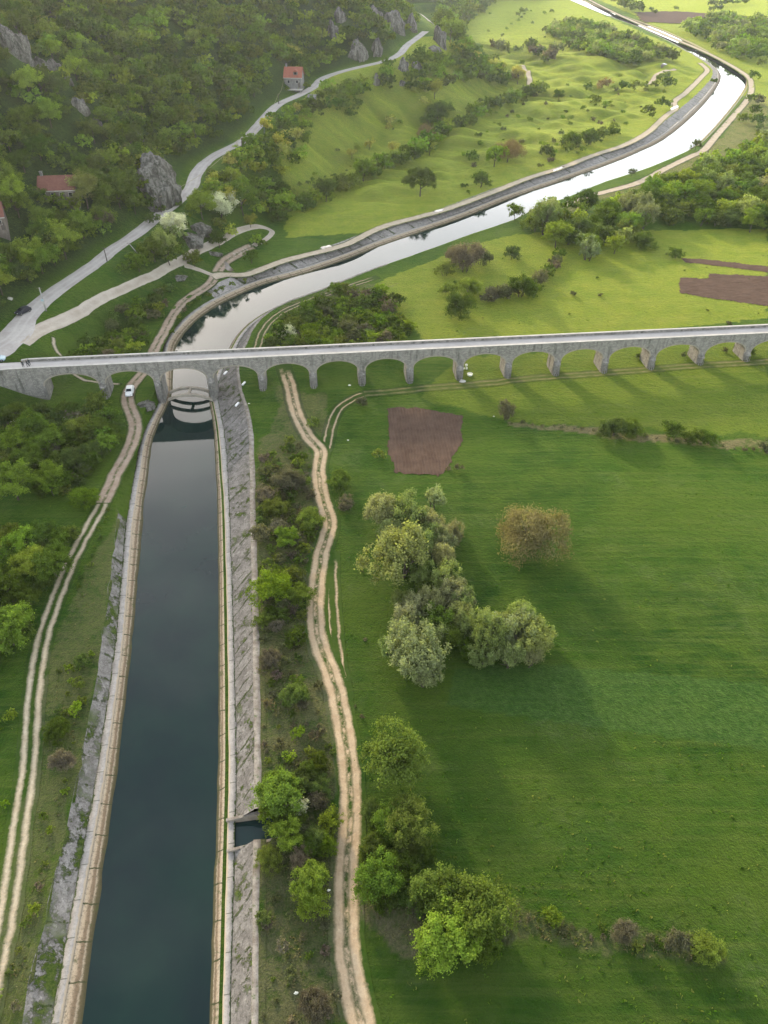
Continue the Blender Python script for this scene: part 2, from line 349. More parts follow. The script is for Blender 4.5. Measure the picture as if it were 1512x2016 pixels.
def m_slab(name, slant, period, patchy, tone=1.0):
    """concrete lining with weeds in its joints; u metres up the slope, v metres along"""
    m, q = mat(name); P = q.pos(); uv = q.n('ShaderNodeSeparateXYZ', inp={0: q.uv()}); u, v = uv.outputs[0], uv.outputs[1]
    n1 = q.noise(P, .5, 6, .75); n2 = q.noise(P, 3.2, 6, .8); n4 = q.noise(P, .12, 3); n5 = q.noise(P, 1.1, 6, .8)
    t = lambda a: tuple(x * tone for x in a)
    c = q.mix(q.step(n1, .38, .62), t((.17, .155, .14)), t((.29, .27, .245))); c = q.mix(q.m('MULTIPLY', q.step(n2, .5, .62), .75), c, t((.09, .085, .07)))
    c = q.mix(q.m('MULTIPLY', q.step(n5, .56, .62), .6), c, t((.40, .38, .34)))
    wob = q.m('MULTIPLY', q.m('SUBTRACT', n1, .5), 1.6)
    w = q.m('DIVIDE', q.m('ADD', q.m('ADD', v, q.m('MULTIPLY', u, slant)), wob), period); fl = q.m('FLOOR', w)
    rnd = q.n('ShaderNodeTexWhiteNoise', noise_dimensions='1D', inp={'W': fl}).outputs[0]
    fr = q.m('ABSOLUTE', q.m('SUBTRACT', q.m('FRACT', w), q.m('ADD', .3, q.m('MULTIPLY', rnd, .4))))
    thick = q.m('ADD', .015, q.m('MULTIPLY', q.m('POWER', rnd, 2.0), .09))
    line = q.m('MULTIPLY', q.step(q.m('SUBTRACT', thick, fr), -.015, .02), q.step(q.m('ADD', q.noise(P, .9, 5, .7), q.m('MULTIPLY', rnd, .12)), .50, .60))
    c = q.mix(q.m('MULTIPLY', line, .9), c, (.050, .065, .022))
    streak = q.m('MULTIPLY', q.step(q.noise(q.n('ShaderNodeMapping', inp={'Vector': q.n('ShaderNodeCombineXYZ', inp={0: q.m('ADD', v, q.m('MULTIPLY', u, slant)), 1: u}).outputs[0], 'Scale': (1.6, .35, 1)}).outputs[0], 1.0, 5, .8), .54, .62), .5)
    c = q.mix(streak, c, t((.10, .092, .078)))
    patch = q.m('MULTIPLY', q.step(q.noise(P, .45, 6, .8), .60 - patchy, .66 - patchy), q.step(n4, .40, .54))
    c = q.mix(patch, c, q.mix(q.step(n2, .4, .6), (.028, .055, .008), (.085, .11, .022)))
    q.out(c, .95, q.m('ADD', n2, q.m('MULTIPLY', q.m('ADD', line, patch), 1.2)), .9, .15, .1); return m
def m_gravel():
    m, q = mat('beige_bank'); P = q.pos(); uv = q.n('ShaderNodeSeparateXYZ', inp={0: q.uv()}); u, v = uv.outputs[0], uv.outputs[1]
    n1 = q.noise(P, .7, 6, .75); n2 = q.noise(P, 4.0, 5, .8); n3 = q.noise(P, 1.6, 5, .75)
    uu = q.m('ADD', u, q.m('MULTIPLY', q.m('SUBTRACT', n3, .5), .35))
    c = q.ramp(uu, [(.0, (.065, .060, .030)), (.22, (.11, .09, .05)), (.34, (.34, .28, .20)), (.44, (.17, .125, .08)), (.60, (.20, .15, .10)), (.72, (.37, .295, .205)), (.95, (.40, .33, .24)), (1.0, (.30, .26, .2))])
    c = q.mix(q.m('MULTIPLY', q.step(n2, .5, .64), .7), c, (.085, .075, .045))
    c = q.mix(q.m('MULTIPLY', q.step(n1, .56, .66), .7), c, (.06, .075, .025))
    jn = q.m('ABSOLUTE', q.m('SUBTRACT', q.m('FRACT', q.m('DIVIDE', q.m('ADD', v, n1), 4.2)), .5)); c = q.mix(q.m('SUBTRACT', 1, q.step(jn, .01, .03)), c, (.05, .055, .025))
    q.out(c, .95, q.m('ADD', n2, n3), .9, .15, .1); return m
def m_walk():
    m, q = mat('canal_walkway'); P = q.pos(); uv = q.n('ShaderNodeSeparateXYZ', inp={0: q.uv()}); u, v = uv.outputs[0], uv.outputs[1]
    n1 = q.noise(P, .5, 6, .75); n2 = q.noise(P, 3.5, 6, .8); n3 = q.noise(P, 1.3, 5, .8)
    c = q.mix(q.step(n1, .38, .62), (.25, .235, .215), (.36, .335, .30)); c = q.mix(q.m('MULTIPLY', q.step(n2, .5, .64), .55), c, (.15, .14, .12))
    jn = q.m('ABSOLUTE', q.m('SUBTRACT', q.m('FRACT', q.m('DIVIDE', v, 4.2)), .5)); c = q.mix(q.m('MULTIPLY', q.m('SUBTRACT', 1, q.step(jn, .006, .02)), .8), c, (.06, .06, .04))
    w = q.step(q.m('ADD', u, q.m('MULTIPLY', q.m('SUBTRACT', n3, .5), 1.8)), .72, .86); c = q.mix(q.m('MULTIPLY', w, q.step(n1, .4, .5)), c, (.05, .075, .02))
    w2 = q.step(q.m('ADD', q.m('MULTIPLY', u, -1), q.m('MULTIPLY', q.m('SUBTRACT', n3, .5), 1.2)), .5, .8); c = q.mix(w2, c, (.38, .31, .22))
    q.out(c, .92, n2, .5, .08, .15); return m
def m_water(name, a=(.004, .012, .012), b=(.006, .020, .015)):
    m, q = mat(name); P = q.pos()
    c = q.mix(q.step(q.noise(P, .09, 4), .35, .65), a, b)
    r = q.n('ShaderNodeMapping', inp={'Vector': P, 'Scale': (1.2, .8, 1)}).outputs[0]
    h = q.m('ADD', q.noise(r, 1.3, 4, .6), q.m('MULTIPLY', q.noise(P, .2, 2), .8))
    p = q.out(c, .02, h, .16, .035, .5, **{'IOR': 1.333}); return m
def m_plain(name, c, rough=.6, **kw):
    m, q = mat(name); P = q.obj(); n = q.noise(P, 3, 4, .6); q.out(q.mix(q.m('MULTIPLY', q.step(n, .45, .7), .3), c, tuple(x * .7 for x in c)), rough, n, .15, .02, **kw); return m
def m_rooftile(name, a, b):
    m, q = mat(name); P = q.obj(); s = q.n('ShaderNodeSeparateXYZ', inp={0: P})
    w = q.n('ShaderNodeTexWave', inp={'Vector': P, 'Scale': 2.2, 'Distortion': .4}).outputs[1]
    n = q.noise(P, 1.2, 5, .7); n2 = q.noise(P, 7, 3)
    c = q.mix(q.step(n, .35, .65), a, b); c = q.mix(q.m('MULTIPLY', q.step(n2, .5, .7), .5), c, tuple(x * .5 for x in a))
    q.out(c, .85, w, .5, .08); return m
def m_leaf(name, src='object', trans=.5):
    m, q = mat(name)
    tint = q.n('ShaderNodeObjectInfo').outputs['Color'] if src == 'object' else q.attr('tint').outputs['Color']
    var = q.attr('leafvar').outputs['Fac']
    k = q.m('ADD', .55, q.m('MULTIPLY', var, .9))
    c = q.mix(1.0, tint, q.n('ShaderNodeCombineColor', inp={0: k, 1: k, 2: k}).outputs[0], 'MULTIPLY')
    d = q.n('ShaderNodeBsdfDiffuse', inp={'Color': c}); c2 = q.mix(1.0, c, (1.15, 1.25, .6), 'MULTIPLY'); t = q.n('ShaderNodeBsdfTranslucent', inp={'Color': c2})
    mx = q.n('ShaderNodeMixShader', inp={0: trans, 1: d.outputs[0], 2: t.outputs[0]})
    o = q.n('ShaderNodeOutputMaterial'); q.l(mx.outputs[0], o.inputs[0]); return m
def m_rock():
    m, q = mat('limestone'); P = q.pos(); st = q.n('ShaderNodeMapping', inp={'Vector': P, 'Scale': (.5, .5, .12), 'Rotation': (0.3, .5, 0)}).outputs[0]
    n1 = q.noise(st, 1.0, 7, .75); n2 = q.noise(P, 1.5, 6, .8)
    c = q.mix(q.step(n1, .42, .58), (.080, .075, .062), (.26, .245, .215)); c = q.mix(q.m('MULTIPLY', q.step(n2, .5, .62), .85), c, (.045, .055, .03))
    q.out(c, .95, q.m('ADD', n1, n2), 1.0, .8, .1); return m
def m_soil():
    m, q = mat('ploughed_soil'); P = q.pos(); uv = q.uv(); s = q.n('ShaderNodeSeparateXYZ', inp={0: uv})
    n1 = q.noise(P, .35, 6, .7); n2 = q.noise(P, 3.5, 5, .8)
    fr = q.m('SINE', q.m('ADD', q.m('MULTIPLY', s.outputs[0], 9.0), q.m('MULTIPLY', n1, 9.0)))
    c = q.mix(q.step(n1, .35, .65), (.070, .044, .031), (.105, .070, .050)); c = q.mix(q.m('MULTIPLY', q.step(n2, .5, .72), .6), c, (.05, .032, .022))
    c = q.mix(q.m('MULTIPLY', q.step(fr, .1, .9), .22), c, (.125, .085, .062))
    q.out(c, .97, q.m('ADD', n2, q.m('MULTIPLY', fr, .35)), .8, .15, .05); return m
M = dict(ground=m_ground(), masonry=m_masonry(), leaf=m_leaf('foliage'), leafmass=m_leaf('foliage_mass', 'mass'), rock=m_rock(), soil=m_soil(), slab=m_slab('weedy_concrete', -.75, 2.6, .06, .78), slab2=m_slab('broken_concrete', .1, 4.3, .13, 1.0), slab3=m_slab('far_concrete', .3, 5.0, .03, 1.25), gravel=m_gravel(),
         water=m_water('canal_water'), inlet=m_water('inlet_water', (.010, .025, .026), (.014, .034, .03)), puddle=m_water('puddle_water', (.10, .08, .06), (.12, .1, .07)),
         road=m_asphalt('pale_asphalt', (.33, .30, .27), (.44, .41, .37)), deck=m_asphalt('bridge_asphalt', (.33, .31, .285), (.42, .395, .365), .4), side=m_asphalt('gravel_road', (.30, .255, .20), (.40, .35, .285)),
         walk=m_walk(), kerb=m_stone('bank_kerb', (.15, .125, .10), (.29, .265, .23), .9, .6, .7, .7),
         coping=m_stone('coping', (.36, .34, .30), (.48, .45, .40), .8, .3, .3), beam=m_stone('beam_concrete', (.24, .21, .165), (.34, .30, .24), .7, .3, .4),
         bark=m_stone('bark', (.07, .055, .04), (.13, .11, .085), 2, .8, .5), track=m_track('two_rut_track', (-.78, .78), .36, ((.34, .28, .19), (.44, .375, .27))),
         dtrack=m_track('clay_track', (-.85, .85), .52, ((.34, .25, .155), (.43, .335, .22)), center=.35), mud=m_track('muddy_track', (-.8, .8), .6, ((.25, .185, .13), (.34, .27, .21)), center=.9),
         thin=m_track('thin_track', (-.75, .75), .17, ((.33, .25, .16), (.4, .31, .2)), .15), faint=m_track('faint_track', (-.8, .8), .3, ((.17, .15, .07), (.24, .2, .1)), .3, amount=.75),
         path=m_track('foot_path', (0,), .3, ((.33, .27, .2), (.4, .34, .26)), .2), dirtroad=m_track('canal_dirt_road', (0,), 1.55, ((.33, .27, .195), (.43, .365, .28)), .3),
         tile=m_rooftile('weathered_red_tile', (.15, .062, .045), (.20, .09, .065)), tile2=m_rooftile('orange_tile', (.26, .085, .055), (.33, .125, .08)),
         plaster=m_stone('old_plaster', (.12, .10, .08), (.20, .17, .14), .8, .3, .5), block=m_stone('grey_block', (.14, .135, .125), (.22, .21, .20), 1, .3, .4),
         white=m_plain('white_paint', (.72, .72, .70), .35), glass=m_plain('dark_glass', (.015, .018, .022), .08), darkpaint=m_plain('dark_paint', (.02, .022, .03), .3), tyre=m_plain('rubber', (.02, .02, .02), .9),
         pole=m_plain('pole_concrete', (.32, .31, .29), .9), wood=m_plain('weathered_wood', (.10, .085, .07), .9), cable=m_plain('cable', (.30, .27, .15), .5), whitestone=m_plain('white_sheet', (.75, .74, .62), .7),
         skin=m_plain('skin', (.42, .27, .2), .7), cloth=m_plain('dark_cloth', (.03, .04, .045), .95), hair=m_plain('hair', (.03, .02, .015), .9), paleblue=m_plain('pale_blue_paint', (.35, .45, .48), .3),
         lamp=m_plain('lamp_glass', (.6, .6, .58), .2))

# ------------------------------------------------------------------ object helpers
def tag(o, label=None, cat=None, group=None, kind=None):
    if label: o['label'] = label
    if cat: o['category'] = cat
    if group: o['group'] = group
    if kind: o['kind'] = kind
    return o
def mesh_np(name, V, F, mats, uv=None, smooth_=False, attrs=None, midx=None):
    """V (n,3), F (m,4) or (m,3) arrays"""
    V = np.asarray(V, np.float32); F = np.asarray(F, np.int32); k = F.shape[1]
    me = bpy.data.meshes.new(name); me.vertices.add(len(V)); me.vertices.foreach_set('co', V.ravel())
    me.loops.add(F.size); me.loops.foreach_set('vertex_index', F.ravel())
    me.polygons.add(len(F)); me.polygons.foreach_set('loop_start', np.arange(0, F.size, k, dtype=np.int32))
    try: me.polygons.foreach_set('loop_total', np.full(len(F), k, np.int32))
    except Exception: pass
    if smooth_: me.polygons.foreach_set('use_smooth', np.ones(len(F), bool))
    for m_ in mats: me.materials.append(m_)
    if midx is not None: me.polygons.foreach_set('material_index', np.asarray(midx, np.int32))
    if uv is not None:
        l = me.uv_layers.new(name='UVMap'); l.data.foreach_set('uv', np.asarray(uv, np.float32)[F.ravel()].ravel())
    for an, (typ, dom, arr) in (attrs or {}).items():
        a = me.attributes.new(an, typ, dom); a.data.foreach_set('color' if 'COLOR' in typ else 'value', np.asarray(arr, np.float32).ravel())
    me.update(calc_edges=True); me.validate(); return me
def link(name, me, parent=None):
    o = bpy.data.objects.new(name, me); col.objects.link(o)
    if parent: o.parent = parent
    return o
def empty(name, loc=(0, 0, 0), rz=0):
    o = bpy.data.objects.new(name, None); col.objects.link(o); o.location = loc; o.rotation_euler = (0, 0, rz); o.empty_display_size = .5; return o
class MB:
    def __init__(s): s.v = []; s.f = []
    def add(s, vs, fs):
        b = len(s.v); s.v += [tuple(v) for v in vs]; s.f += [tuple(b + i for i in f) for f in fs]; return s
    def box(s, c, d, rz=0, taper=1.0, rx=0):
        x, y, z = (k / 2 for k in d); q = []
        for sz in (-1, 1):
            t = taper if sz > 0 else 1
            for sx, sy in ((-1, -1), (1, -1), (1, 1), (-1, 1)): q.append(Vector((sx * x * t, sy * y * t, sz * z)))
        m_ = Matrix.Rotation(rz, 3, 'Z') @ Matrix.Rotation(rx, 3, 'X')
        return s.add([m_ @ v + Vector(c) for v in q], [(0, 3, 2, 1), (4, 5, 6, 7), (0, 1, 5, 4), (1, 2, 6, 5), (2, 3, 7, 6), (3, 0, 4, 7)])
    def tube(s, pts, rad, n=8, caps=True):
        P = [Vector(p) for p in pts]; rad = rad if isinstance(rad, (list, tuple)) else [rad] * len(P); rings = []
        for i, p in enumerate(P):
            t = (P[min(i + 1, len(P) - 1)] - P[max(i - 1, 0)]).normalized(); a = t.cross(Vector((0, 0, 1)))
            if a.length < .05: a = t.cross(Vector((1, 0, 0)))
            a.normalize(); b = t.cross(a).normalized()
            rings.append([p + (a * math.cos(2 * math.pi * k / n) + b * math.sin(2 * math.pi * k / n)) * rad[i] for k in range(n)])
        base = len(s.v)
        for r_ in rings: s.v += [tuple(v) for v in r_]
        for i in range(len(P) - 1):
            for k in range(n):
                k2 = (k + 1) % n; s.f.append((base + i * n + k, base + i * n + k2, base + (i + 1) * n + k2, base + (i + 1) * n + k))
        if caps: s.f.append(tuple(base + k for k in range(n))[::-1]); s.f.append(tuple(base + (len(P) - 1) * n + k for k in range(n)))
        return s
    def prism(s, poly, y0, y1):
        """polygon in xz, extruded in y"""
        n = len(poly); b = [(x, y0, z) for x, z in poly] + [(x, y1, z) for x, z in poly]
        return s.add(b, [tuple(range(n)), tuple(range(2 * n - 1, n - 1, -1))] + [(i, (i + 1) % n + 0, (i + 1) % n + n, i + n)[::-1] for i in range(n)])
    def build(s, name, m_, parent=None, smooth_=False, bevel=0):
        me = bpy.data.meshes.new(name); me.from_pydata(s.v, [], s.f); me.materials.append(m_); me.update()
        if smooth_: me.polygons.foreach_set('use_smooth', [True] * len(me.polygons))
        bm = bmesh.new(); bm.from_mesh(me); bmesh.ops.recalc_face_normals(bm, faces=bm.faces); bm.to_mesh(me); bm.free()
        o = link(name, me, parent)
        if bevel: b = o.modifiers.new('bevel', 'BEVEL'); b.width = bevel; b.segments = 2
        return o

# cover map: red dry scrub, green crop, blue meadow with backlit sun brightness painted in
def gp(pts, z=0): return g(*np.array(pts, float).T, z)
DRY = [(gp([(505, 880), (560, 800), (600, 840), (622, 930), (640, 1030), (608, 1130), (600, 1240), (640, 1330), (668, 1440), (672, 1640), (665, 1800), (720, 2030), (505, 2030), (505, 1300)]), .62),
       (gp([(235, 1000), (150, 1160), (95, 1300), (50, 1600), (0, 1900), (0, 2100), (60, 2016), (150, 1560), (220, 1200)]), .45),
       (gp([(1000, 830), (1200, 845), (1512, 875), (1512, 888), (1200, 862), (1000, 838)]), 1.0), (gp([(1000, 1785), (1200, 1828), (1420, 1868), (1420, 1905), (1200, 1868), (990, 1825)]), .4),
       (gp([(700, 1740), (830, 1790), (840, 1880), (780, 1880), (705, 1830)]), .8), (gp([(1120, 400), (1300, 340), (1420, 270), (1470, 200), (1512, 190), (1512, 300), (1380, 330), (1200, 390), (1100, 430)]), .7),
       (gp([(950, 640), (1270, 440), (1500, 440), (1512, 470), (1330, 452), (1200, 470)]), .0), (gp([(530, 690), (560, 600), (680, 560), (790, 560), (690, 585), (560, 640)]), .5),
       (gp([(540, 760), (640, 780), (640, 860), (600, 840), (560, 800)]), .5)]
BACKLIT = [(gp([(560, 360), (640, 230), (800, 180), (1000, 150), (900, 60), (890, 0), (1120, 0), (1370, 110), (1430, 150), (1300, 300), (1000, 390), (800, 450), (560, 470)]), .8),
        (gp([(880, 500), (1010, 460), (1512, 450), (1512, 640), (830, 670), (740, 560)]), .75), (gp([(1250, 30), (1512, 50), (1700, 300), (1450, 180)]), .7), (gp([(1180, 0), (1512, 0), (1512, 40), (1250, 30)]), .9),
        (gp([(900, 705), (1512, 660), (1512, 860), (1000, 830), (830, 780)]), .35)]
CROP = [(gp([(895, 1316), (1056, 1308), (1256, 1323), (1700, 1362), (1700, 1500), (1306, 1449), (1106, 1423), (881, 1388)]), .6)]
def cover(x, y):
    wx = x + fbm(x / 5, y / 5, 61, 3) * 2.2; wy = y + fbm(x / 5, y / 5, 67, 3) * 2.2
    c = np.zeros(x.shape + (4,), np.float32); c[..., 3] = 0
    hill = polydist(FOOT, x, y); c[..., 3] = np.where(hill[1] > 0, sstep(3.5, 7, hill[0]), 0)
    for P, a in DRY: c[..., 0] = np.maximum(c[..., 0], a * inpoly(P, wx, wy))
    for P, a in CROP: c[..., 1] = np.maximum(c[..., 1], a * inpoly(P, x, y))
    for P, a in BACKLIT: c[..., 2] = np.maximum(c[..., 2], a * inpoly(P, wx, wy))
    c[..., 2] = np.maximum(c[..., 2], .6 * sstep(900, 1300, y)) * (hill[1] <= 0)
    return c
def cov_attr(V): V = np.asarray(V); return {'cover': ('FLOAT_COLOR', 'POINT', cover(V[:, 0], V[:, 1]))}

# ------------------------------------------------------------------ ground
cdist, cside, cidx = polydist(CC, GX.ravel(), GY.ravel())
outl = np.interp(cidx, np.arange(ny), OUTL); outr = np.interp(cidx, np.arange(ny), OUTR)
cut = np.where(cside > 0, cdist < outl - .25, cdist < outr - .25) & (GY.ravel() < 1500)
cut |= inpoly(INLET, GX.ravel(), GY.ravel())
ZC = ZU.ravel().copy(); ZC[cut] = -5.0
nr = len(YR); ii = np.arange(nr * NC).reshape(nr, NC)
F = np.stack([ii[:-1, :-1], ii[:-1, 1:], ii[1:, 1:], ii[1:, :-1]], -1).reshape(-1, 4)
V = np.stack([GX.ravel(), GY.ravel(), ZC], -1)
ground = link('ground', mesh_np('ground', V, F, [M['ground']], smooth_=True, attrs=cov_attr(V))); tag(ground, kind='structure')

# ------------------------------------------------------------------ strips
def strip_rows(rows, m_, name, uvu=None, mats=None, kind='structure', smooth_=True, fade=None):
    """rows (n,k,3): a sheet"""
    n, k = rows.shape[:2]; V = rows.reshape(-1, 3)
    s = np.r_[0, np.cumsum(np.linalg.norm(np.diff(rows[:, k // 2, :2], axis=0), axis=1))]
    if uvu is None: uvu = np.tile(np.linspace(-1, 1, k), (n, 1))
    uv = np.stack([uvu, np.repeat(s[:, None], k, 1)], -1).reshape(-1, 2)
    i2 = np.arange(n * k).reshape(n, k); F = np.stack([i2[:-1, :-1], i2[:-1, 1:], i2[1:, 1:], i2[1:, :-1]], -1).reshape(-1, 4)
    at = cov_attr(V); at['fade'] = ('FLOAT', 'POINT', np.repeat(np.ones(n) if fade is None else fade, k))
    o = link(name, mesh_np(name, V, F, [m_], uv, smooth_, at)); return tag(o, kind=kind)
def drape(name, px, width, m_, z=.06, world_=None, jit=.15, hoff=0.0, fades=(0, 0)):
    P = hit(*np.array(px, float).T, hoff)[:, :2] if world_ is None else np.asarray(world_, float)
    P = smooth(resample(catmull(P, .8), .8), 4); Nn = normals(P); w = np.interp(np.linspace(0, 1, len(P)), np.linspace(0, 1, len(width)), width) if isinstance(width, (list, tuple)) else np.full(len(P), float(width))
    k = max(5, int(max(w) / .5) + 1); u = np.linspace(-1, 1, k)
    jl = fbm(P[:, 0] / 1.5, P[:, 1] / 1.5, 5, 3) * jit; off = u[None, :] * (w / 2)[:, None] - (jl[:, None] * np.abs(u[None, :]))
    X = P[:, None, 0] - Nn[:, None, 0] * off; Y = P[:, None, 1] - Nn[:, None, 1] * off
    return strip_rows(np.stack([X, Y, gz(X, Y) + z], -1), m_, name, u[None, :] * (w / 2)[:, None], fade=np.minimum(np.clip(np.arange(len(P)) * .8 / (fades[0] + 1e-6), 0, 1), np.clip(np.arange(len(P))[::-1] * .8 / (fades[1] + 1e-6), 0, 1)))
def patch(name, poly, m_, z=.08, cell=.4, rot=0, warp=.5, kind='structure', zmul=0.0):
    P = np.array(poly); c = P.mean(0); cr, sr_ = math.cos(rot), math.sin(rot)
    Q = (P - c) @ np.array([[cr, -sr_], [sr_, cr]])
    xs = np.arange(Q[:, 0].min() - 1, Q[:, 0].max() + 1, cell); ys = np.arange(Q[:, 1].min() - 1, Q[:, 1].max() + 1, cell)
    gx, gy = np.meshgrid(xs, ys, indexing='ij'); ins = inpoly(Q, gx + fbm(gx / 2, gy / 2, 5, 3) * warp, gy + fbm(gx / 2, gy / 2, 8, 3) * warp)
    f = ins[:-1, :-1] & ins[1:, :-1] & ins[1:, 1:] & ins[:-1, 1:]
    i2 = np.arange(gx.size).reshape(gx.shape); F = np.stack([i2[:-1, :-1], i2[1:, :-1], i2[1:, 1:], i2[:-1, 1:]], -1)[f]
    W = np.stack([gx, gy], -1).reshape(-1, 2) @ np.array([[cr, sr_], [-sr_, cr]]) + c
    Z = gz(W[:, 0], W[:, 1]) + z + zmul * fbm(gx.ravel() * 2.2, gy.ravel() * .4, 99, 3)
    used = np.unique(F); mp = np.full(gx.size, -1); mp[used] = np.arange(len(used))
    V = np.stack([W[used, 0], W[used, 1], Z[used]], -1)
    o = link(name, mesh_np(name, V, mp[F], [m_], np.stack([gx.ravel()[used], gy.ravel()[used]], -1), True, cov_attr(V))); return tag(o, kind=kind)

# canal lining
fin = CC[:, 1] < 1350; k0 = 0
C = CC[fin]; Nn = CN[fin]
def side_pts(o, z, sgn):
    P = C + Nn * (sgn * o)[:, None]; zz = z if not callable(z) else z(P)
    return np.stack([P[:, 0], P[:, 1], np.broadcast_to(zz, len(P))], -1)
zgr = lambda P: gz(P[:, 0], P[:, 1]) + .05
a = {k: v[fin] for k, v in dict(wz=WZV, hl=HWl, hr=HWr, gl=gl, wl=wl, sl=sl, gr=gr, wd=wd, wr=wr, sr=sr, er=er).items()}
jt = lambda s, amp: fbm(C[:, 0] / 2.2, C[:, 1] / 2.2, s, 3) * amp
cell = np.interp(C[:, 1], [0, 180, 1100], [.9, .9, 4.0])
def band(rowsets, m_, name, uv=None): return strip_rows(np.stack(rowsets, 1), m_, name, uv)
def seg(mask, rows, m_, name, uv):
    idx = np.where(mask)[0]
    if len(idx) < 2: return
    for run in np.split(idx, np.where(np.diff(idx) > 1)[0] + 1):
        if len(run) > 1: band([r_[run] for r_ in rows], m_, name, uv[run])
uvn = lambda *o: np.stack([np.broadcast_to(x, len(C)) for x in o], 1)
CY = C[:, 1]
# water surface
wz = a['wz']; wl_ = side_pts(a['hl'] + .5, wz, 1); wr_ = side_pts(a['hr'] + .5, wz, -1)
W = np.stack([wl_ * (1 - t) + wr_ * t for t in np.linspace(0, 1, 7)], 1); strip_rows(W, M['water'], 'canal_water')
# left bank
o1 = a['hl']; o2 = o1 + a['gl']; o3 = o2 + a['wl']; o4 = o3 + a['sl']
e0 = side_pts(o1 - .6, wz - .5, 1); e1 = side_pts(o1 + jt(3, .25), wz + .06, 1); e1b = side_pts(o1 + a['gl'] * .5, wz + .35 + jt(4, .12), 1); e2 = side_pts(o2, wz + .62, 1); e3 = side_pts(o3 + jt(7, .12), wz + .67, 1); e4 = side_pts(o4 + jt(9, .5), zgr, 1); e5 = side_pts(o4 + cell, lambda P: zgr(P) + .0, 1)
band([e0, e1, e1b, e2], M['gravel'], 'gravel_bank', uvn(0, 0, .5, 1))
e2t = e2 + [0, 0, .14]; e3t = e3 + [0, 0, .12]
band([e2, e2t, e3t, e3], M['walk'], 'canal_walkway', uvn(-1, -1, 1, 1))
mid = lambda p, q_, t: p * (1 - t) + q_ * t
e34 = [mid(e3, e4, t) + np.stack([0 * CY, 0 * CY, jt(11 + i, .12)], 1) for i, t in enumerate((.33, .66))]
has = ((CY < 107)) | (CY > 200)
grow = lambda m_: m_
for hm_, mm_ in ((CY < 107, M['slab2']), (CY > 200, M['slab3'])): seg(hm_, [e3, e34[0], e34[1], e4], mm_, 'concrete_slope', np.stack([0 * a['sl'], a['sl'] * .33, a['sl'] * .66, a['sl']], 1) * 1.3)
ng = ~has; ng = ng | np.r_[ng[1:], False] | np.r_[False, ng[:-1]]
seg(ng, [e3, e34[0], e34[1], e4], M['ground'], 'grass_bank', uvn(0, .3, .6, 1))
band([e4, mid(e4, e5, .5), e5], M['ground'], 'grass_verge', uvn(0, .5, 1))
# right bank
p1 = a['hr']; p2 = p1 + a['gr']; p3 = p2 + a['wd']; p4 = p3 + a['wr']; p5 = p4 + a['sr']; p6 = p5 + a['er']
f0 = side_pts(p1 - .6, wz - .5, -1); f1 = side_pts(p1 + jt(13, .15), wz + .06, -1); f2 = side_pts(p2, wz + .45, -1); f3 = side_pts(p3 + jt(14, .08), wz + .48, -1); f4 = side_pts(p4 + jt(15, .1), wz + .55, -1)
f5 = side_pts(p5 + jt(16, .12), lambda P: zgr(P) - .05, -1); f5t = f5 + [0, 0, .22]; f6 = side_pts(p6 + jt(17, .2), lambda P: zgr(P) + .1, -1); f7 = side_pts(p6 + cell, zgr, -1); f6b = side_pts(p6 + .15 + jt(17, .2), zgr, -1)
band([f0, f1, f2], M['gravel'], 'gravel_bank', uvn(0, 0, 1)); band([f2, f3], M['ground'], 'weed_strip', uvn(0, 1))
f3t = f3 + [0, 0, .12]; f4t = f4 + [0, 0, .1]
band([f3, f3t, f4t, f4], M['walk'], 'canal_walkway', uvn(-1, -1, 1, 1))
inl = (CY > IY0 + .8) & (CY < IY1 - .8)
f45 = [mid(f4, f5, t) + np.stack([0 * CY, 0 * CY, jt(21 + i, .08)], 1) for i, t in enumerate((.33, .66))]
hs = ~inl & (CY < 235)
seg(hs, [f4, f45[0], f45[1], f5], M['slab'], 'concrete_slope', np.stack([0 * a['sr'], a['sr'] * .33, a['sr'] * .66, a['sr']], 1) * 1.15)
seg(hs, [f5, f5t, f6, f6b], M['kerb'], 'bank_kerb', uvn(0, 0, 1, 1))
ngr = CY > 230
seg(ngr, [f4, f45[0], f45[1], f5, f6b], M['ground'], 'grass_bank', uvn(0, .3, .6, .8, 1))
seg(~inl, [f6b, mid(f6b, f7, .5), f7], M['ground'], 'grass_verge', uvn(0, .5, 1))

# inlet pool
IP = INLET; ic = IP.mean(0)
V = [(*p, WZ + .12) for p in (IP + (IP - ic) * .06)]
tag(link('inlet_water', mesh_np('inlet_water', V, [[0, 1, 2, 3]], [M['inlet']])), kind='structure')
def wallbox(name, A, B, th, za, zb, m_, label, cat):
    """low retaining wall whose top climbs from za at A to zb at B"""
    A = np.array(A); B = np.array(B); d = B - A; L = np.linalg.norm(d); o = empty(name, (A[0], A[1], 0), math.atan2(d[1], d[0])); h = th / 2
    b = MB(); b.add([(0, -h, -4), (L, -h, -4), (L, h, -4), (0, h, -4), (0, -h, za), (L, -h, zb), (L, h, zb), (0, h, za)], [(0, 3, 2, 1), (4, 5, 6, 7), (0, 1, 5, 4), (1, 2, 6, 5), (2, 3, 7, 6), (3, 0, 4, 7)]); b.build('wall_body', m_, o, bevel=.03)
    h += .05; b = MB(); b.add([(-.05, -h, za), (L + .05, -h, zb), (L + .05, h, zb), (-.05, h, za), (-.05, -h, za + .09), (L + .05, -h, zb + .09), (L + .05, h, zb + .09), (-.05, h, za + .09)], [(0, 3, 2, 1), (4, 5, 6, 7), (0, 1, 5, 4), (1, 2, 6, 5), (2, 3, 7, 6), (3, 0, 4, 7)]); b.build('coping', M['kerb'], o, bevel=.015)
    return tag(o, label, cat)
